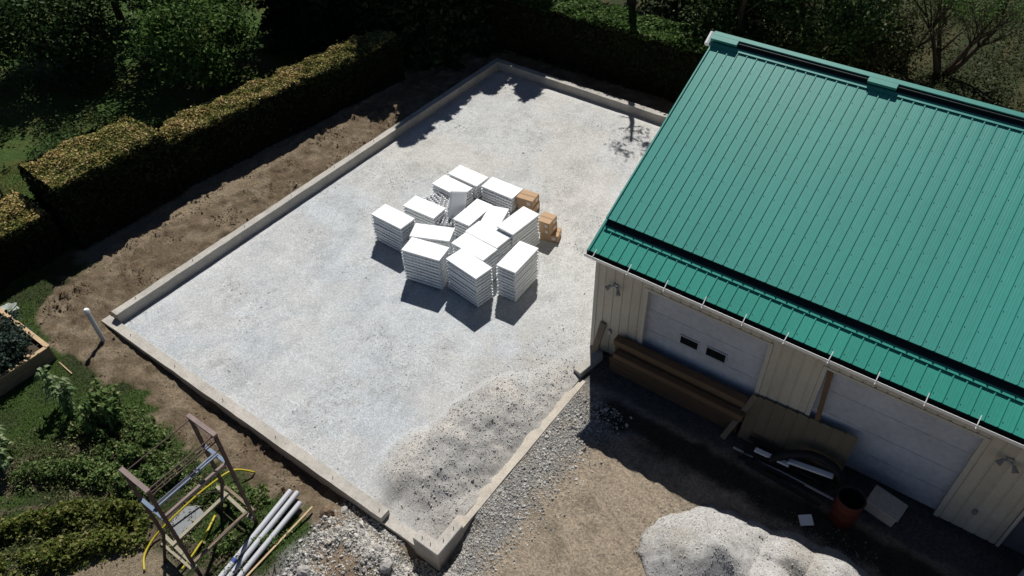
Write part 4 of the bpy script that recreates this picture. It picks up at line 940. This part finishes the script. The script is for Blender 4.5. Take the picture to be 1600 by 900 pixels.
# siding offcut leaning on the wall
e = empty('siding_sheet', (16.25, 6.15, 0), 0, 'tan ribbed siding sheet leaning between the two garage doors', 'siding sheet')
MT['tan'] = basic('tan siding', (.17, .13, .08), .6, .12, 2)
for k in range(9):
    mb = MB(); x = -1.08 + k * .245; hh = 1.04 + .018 * k
    mb.bar((x, -.05, .0), (x, .38, hh), .236, .02, (0, -1, .5)); mb.bar((x + .11, -.066, .0), (x + .11, .364, hh), .03, .03, (0, -1, .5)); mb.build('siding_strip', MT['tan'], e)
def lyingbar(name, a, b, wd, ht, m, lab, cat, grp=None):
    mb = MB(); mb.bar(a, b, wd, ht); return tag(mb.build(name, m, None), lab, cat, grp)
lyingbar('plastic_strip', (15.55, 5.80, .25), (16.3, 5.78, .33), .10, .05, MT['white'], 'short white plastic strip on the scrap heap left of the black hose', 'strip')
lyingbar('plastic_strip', (16.25, 5.85, .36), (17.15, 5.9, .5), .11, .05, MT['white'], 'white plastic strip under the arch of the black hose', 'strip')
mb = MB(); mb.tube([(15.12, 5.70, .10), (17.34, 5.64, .16)], .03, 8); tag(mb.build('metal_pipe', MT['alu'], None), 'long thin metal pipe lying on the scrap beside the red barrel', 'pipe')
MT['rubber'] = basic('black rubber', (.012, .012, .013), .6, .2, 9)
mb = MB(); mb.tube(smooth_path([(15.9, 5.75, .2), (16.2, 5.9, .48), (16.6, 6.05, .62), (17.0, 6.05, .62), (17.3, 5.95, .5), (17.45, 5.85, .15)]), .09, 10); tag(mb.build('black_hose', MT['rubber'], None, smooth=True), 'thick black corrugated hose arching over the scrap heap', 'hose')
rs = random.Random(12)
MT['scrap'] = basic('black painted scrap metal', (.018, .018, .02), .5, .3, 7)
sc_l = ['dark metal bar at the bottom of the scrap heap', 'dark metal bar crossing the scrap heap', 'dark angle iron poking left from the scrap heap', 'dark metal bar along the back of the scrap heap', 'dark square tube on the scrap heap near the red barrel', 'dark bar at the front edge of the scrap heap', 'dark bent bar on top of the scrap heap']
for k in range(7):
    xa = 15.3 + rs.uniform(0, .4); xb = 17.0 + rs.uniform(-.3, .4); y = 5.5 + .09 * k
    lyingbar('scrap_bar', (xa, y + rs.uniform(-.1, .1), .06 + .03 * k), (xb, y + rs.uniform(-.15, .15), .10 + .03 * k), .07, .08, MT['scrap'], sc_l[k], 'scrap metal', 'dark scrap metal by the garage wall')
# red barrel
MT['red'] = basic('faded red steel', (.09, .022, .013), .55, .2, 4)
ba = empty('barrel', (17.62, 5.42, 0), 0, 'open red steel barrel in front of the right garage door', 'barrel')
mb = MB(); n_ = 24
prof = [(.27, 0), (.285, .02), (.285, .28), (.295, .30), (.285, .32), (.285, .57), (.295, .59), (.285, .61), (.285, .82), (.30, .84), (.30, .86), (.275, .86), (.27, .80), (.27, .10), (0.01, .10)]
for (rr, z) in prof: mb.v += [(rr * math.cos(2 * math.pi * k / n_), rr * math.sin(2 * math.pi * k / n_), z) for k in range(n_)]
for i in range(len(prof) - 1):
    for k in range(n_): mb.f.append((i * n_ + k, i * n_ + (k + 1) % n_, (i + 1) * n_ + (k + 1) % n_, (i + 1) * n_ + k)); mb.m.append(0 if i < 10 else 1)
mb.build('drum', [MT['red'], MT['scrap']], ba, smooth=True)
mb = MB(); mb.tube([(.30 * math.cos(a), .30 * math.sin(a), .855) for a in np.linspace(0, 2 * math.pi, 25)], .012, 6, 0, False); mb.build('rim', MT['red'], ba); ba.scale = (.9, .9, .9)
mb = MB(); mb.box((0, 0, .15), (.62, .45, .3)); mb.box((0, 0, .31), (.68, .5, .04)); o = mb.build('concrete_block', MT['conc_dusty'], None, (18.22, 6.06, 0), (0, R(4), R(-8))); tag(bevel(o, .012), 'low grey capped block standing right of the red barrel', 'block')
mb = MB(); mb.box((0, 0, .02), (.26, .22, .03)); o = mb.build('white_sheet', MT['white'], None, (17.05, 4.93, .04), (R(8), R(-6), R(35))); tag(o, 'small white board lying on the dark ground by the gravel pile', 'board')
mb = MB(); mb.box((0, 0, .35), (.9, .6, .7)); mb.box((0, 0, .72), (.96, .66, .05)); o = mb.build('storage_bin', basic('light grey plastic', (.42, .42, .46), .5), None, (21.15, 5.75, 0), (0, 0, R(-6))); tag(bevel(o, .03, 2), 'pale grey bin at the lower right picture corner by the garage', 'bin')

# ------------------------------------------------------------------ gravel pile
def pile_z(X, Y):
    def cone(cx, cy, h, rx_, ry_, p=1.0): 
        d = np.sqrt(((X - cx) / rx_) ** 2 + ((Y - cy) / ry_) ** 2); return h * np.clip(1 - d, 0, 1) ** p
    n1 = fbm(X * 1.1, Y * 1.1, 401, 3) - .5
    PK = [(16.05, 2.78, 1.12), (15.62, 3.02, .5), (15.55, 1.95, .40), (17.05, 2.72, 1.02), (17.15, 3.5, .82), (17.85, 3.5, .88), (16.45, 3.85, .42), (18.6, 3.2, .75), (17.6, 1.9, .8)]
    wx = .22 * (fbm(X * 1.6, Y * 1.6, 441, 3) - .5); wy = .22 * (fbm(X * 1.6, Y * 1.6, 443, 3) - .5); base = 0
    for (cx, cy, h) in PK:
        dy_ = Y + wy - cy; dy_ = np.where(dy_ < 0, dy_ * 1.4, dy_); d = np.sqrt((X + wx - cx) ** 2 + dy_ ** 2 + .004); base = np.maximum(base, np.clip(h + .05 - .76 * d + .06 * np.maximum(d - .9, 0) ** 2, 0, None) * (d < 2.4))
    base = base - .07 * fbm(X * 4.5, Y * 4.5, 437, 3) * (base > 0) * (base < .3)
    base = base + .08 * (fbm(X * 3.5, Y * 3.5, 433, 4, .6) - .5) * sstep(.02, .2, base)
    return np.maximum(base + n1 * .10 * sstep(.02, .4, base), 0)
xs = np.arange(13.6, 21.5, .045); ys = np.arange(-2.5, 6.0, .045)
X, Y, V, Fc = grid(xs, ys, lambda X, Y: pile_z(X, Y) + .03 * (fbm(X * 8, Y * 8, 411, 3) - .5) * sstep(.0, .1, pile_z(X, Y)) + np.where(pile_z(X, Y) > .012, -.0, -.22))
keep = (V[Fc, 2].max(1) > -.15); Fc = Fc[keep]
c = lerp(np.broadcast_to(np.array((.42, .41, .395)), X.shape + (3,)), np.array((.36, .335, .30)), sstep(.5, .7, fbm(X * 1.5, Y * 1.5, 415, 4)) * .8) * (.82 + .36 * fbm(X * 10, Y * 10, 417, 2))[..., None]
me = npmesh('gravel_pile', V, Fc, [MT['gravel']], True); colattr(me, c)
tag(ob('gravel_pile', me), 'big pale gravel heap with scooped hollows at the bottom of the picture', 'gravel pile')

# ------------------------------------------------------------------ loose stones
def stones(name, C, size, m, label, r):
    n_ = len(C); base = np.array([(1, 0, 0), (0, 1, 0), (-1, 0, 0), (0, -1, 0), (0, 0, 1), (0, 0, -1)], float)
    f = np.array([(0, 1, 4), (1, 2, 4), (2, 3, 4), (3, 0, 4), (1, 0, 5), (2, 1, 5), (3, 2, 5), (0, 3, 5)])
    sz = size * np.exp(r.normal(size=n_) * .35); sc = r.uniform(.6, 1.2, (n_, 1, 3)) * sz[:, None, None]; jit = r.uniform(-.28, .28, (n_, 6, 3))
    a = r.uniform(0, 6.28, n_); ca, sa = np.cos(a), np.sin(a); b = r.normal(size=n_) * .6; cb_, sb_ = np.cos(b), np.sin(b)
    P = (base[None] + jit) * sc
    x, y, z = P[..., 0], P[..., 1], P[..., 2]
    y, z = y * cb_[:, None] - z * sb_[:, None], y * sb_[:, None] + z * cb_[:, None]
    x, y = x * ca[:, None] - y * sa[:, None], x * sa[:, None] + y * ca[:, None]
    V = (np.stack([x, y, z], -1) + C[:, None, :] + np.array([0, 0, 1]) * (sz * .25)[:, None, None]).reshape(-1, 3)
    Fa = (f[None] + (np.arange(n_) * 6)[:, None, None]).reshape(-1, 3)
    return tag(ob(name, npmesh(name, V, Fa, [m])), label, 'stones', None, 'stuff')
MT['stone'] = leafmat('limestone chips', [(0, (.36, .35, .335)), (.4, (.45, .435, .41)), (.8, (.56, .545, .52)), (1, (.45, .39, .32))], .0, .9)
MT['stone_grey'] = leafmat('grey limestone chips', [(0, (.34, .345, .355)), (.5, (.42, .425, .435)), (1, (.55, .55, .55))], .0, .9)
MT['clod'] = leafmat('soil clods', [(0, (.09, .062, .04)), (.5, (.16, .112, .072)), (1, (.25, .185, .125))], .0, .95)
r = np.random.default_rng(99)
n_ = 30000; a = r.uniform(9.0, 11.17, n_); b = r.uniform(.25, 8, n_); hm = heapmask(a, b); ok = r.uniform(0, 1, n_) < np.clip(hm * .22 + .05 * sstep(8.8, 11, a) * sstep(8, 4, b), 0, 1); a, b = a[ok], b[ok]
stones('heap_stones', np.stack([a, b, pad_z(a, b) - .004], 1), .014, MT['stone'], 'loose stones scattered over the low rubble heap inside the foundation', r)
n_ = 42000; a = r.uniform(.5, 11, n_); b = r.uniform(.3, 16.5, n_); ok = fbm(a * .9, b * 1.1, 109, 4) > r.uniform(.45, .7, n_); a, b = a[ok], b[ok]
stones('pad_stones', np.stack([a, b, pad_z(a, b)], 1), .009, MT['stone_grey'], 'small grey stones sprinkled over the packed gravel pad', r)
n_ = 15000; a = r.uniform(11.48, 13.0, n_); b = r.uniform(-2.5, 6.3, n_); ok = (r.uniform(0, 1, n_) < sstep(12.9, 11.7, a) * .9 + .05) & (b < 5.2); a, b = a[ok], b[ok]
stones('apron_stones', np.stack([a, b, ground_z(a, b)], 1), .019, MT['stone'], 'grey stones strewn along the right of the foundation beam', r)
n_ = 26000; a = r.uniform(8.7, 12.4, n_); b = r.uniform(-3.2, -.05, n_); nn = fbm(a * .9, b * .9, 61, 4); ok = (r.uniform(0, 1, n_) < sstep(8.8, 9.6, a + (b + 1) * .25)) & (nn < r.uniform(.45, .75, n_)) & ((np.hypot((a - 9.95) / .75, (b + 1.25) / .6) > r.uniform(.4, 1.1, n_)) | (r.uniform(0, 1, n_) < .12)); a, b = a[ok], b[ok]
stones('rubble_stones', np.stack([a, b, ground_z(a, b)], 1), .026, MT['stone'], 'white rubble stones in the bank below the front beam', r)
n_ = 45000; a = r.uniform(14, 20.5, n_); b = r.uniform(-1.5, 5.5, n_); z = pile_z(a, b); ok = (z > .03) | (pile_z(a + r.normal(size=n_) * .28, b + r.normal(size=n_) * .28) > .05); a, b = a[ok], b[ok]; z = np.maximum(z[ok] - .004, np.where(z[ok] > .02, -1, ground_z(a, b)))
stones('pile_stones', np.stack([a, b, z], 1), .010, MT['stone'], 'gravel chips covering the big heap', r)
n_ = 60000; a = r.uniform(-2.2, 8.8, n_); b = r.uniform(-1.4, 16.5, n_); nn = fbm(a * 1.3, b * 1.3, 511, 4)
ok = ((a < .15) | (b < -.06)) & (b > np.interp(a, gxx, gyy)) & (nn > r.uniform(.45, .8, n_)); a, b = a[ok], b[ok]
stones('soil_clods', np.stack([a, b, ground_z(a, b)], 1), .020, MT['clod'], 'brown soil clods on the bare strip outside the foundation', r)
# single big rocks
def rock(x, y, s_, lab, m, seed):
    rs = np.random.default_rng(seed); mb = MB(); n1, n2 = 9, 6; V = []
    for j in range(n2 + 1):
        th = math.pi * j / n2
        for k in range(n1):
            ph = 2 * math.pi * k / n1; q = rs.uniform(.78, 1.12) if 0 < j < n2 else 1
            mb.v.append((s_ * q * math.sin(th) * math.cos(ph), s_ * .8 * q * math.sin(th) * math.sin(ph), s_ * .65 * math.cos(th) * (q if 0 < j < n2 else 1)))
    for j in range(n2):
        for k in range(n1): mb.f.append((j * n1 + k, (j + 1) * n1 + k, (j + 1) * n1 + (k + 1) % n1, j * n1 + (k + 1) % n1)); mb.m.append(0)
    o = mb.build('rock', m, None, (x, y, float(ground_z(np.array([x]), np.array([y]))[0]) + s_ * .3), (0, 0, seed)); tag(o, lab, 'rock', 'large rocks in the rubble bank')
MT['rock'] = basic('pale limestone rock', (.36, .34, .32), .9, .2, 9, 0, .5, .2, .02); MT['rockb'] = basic('brown soil stained rock', (.2, .14, .09), .9, .25, 9, 0, .5, .2, .02)
rock(8.93, -.55, .17, 'brown soil stained rock at the top of the rubble bank', MT['rockb'], 1)
rock(10.72, -.72, .17, 'largest pale rock in the rubble just below the corner block', MT['rock'], 2)
rock(10.35, -.55, .12, 'pale rock left of the largest one below the corner block', MT['rock'], 3)
rock(9.5, -1.75, .15, 'pale rock at the edge of the grass by the wooden stick', MT['rock'], 4)
rock(9.05, -.25, .10, 'pale rock beside the brown one, against the front beam', MT['rock'], 5)
rock(11.0, -.95, .10, 'pale rock at the bottom picture edge below the corner block', MT['rock'], 6)
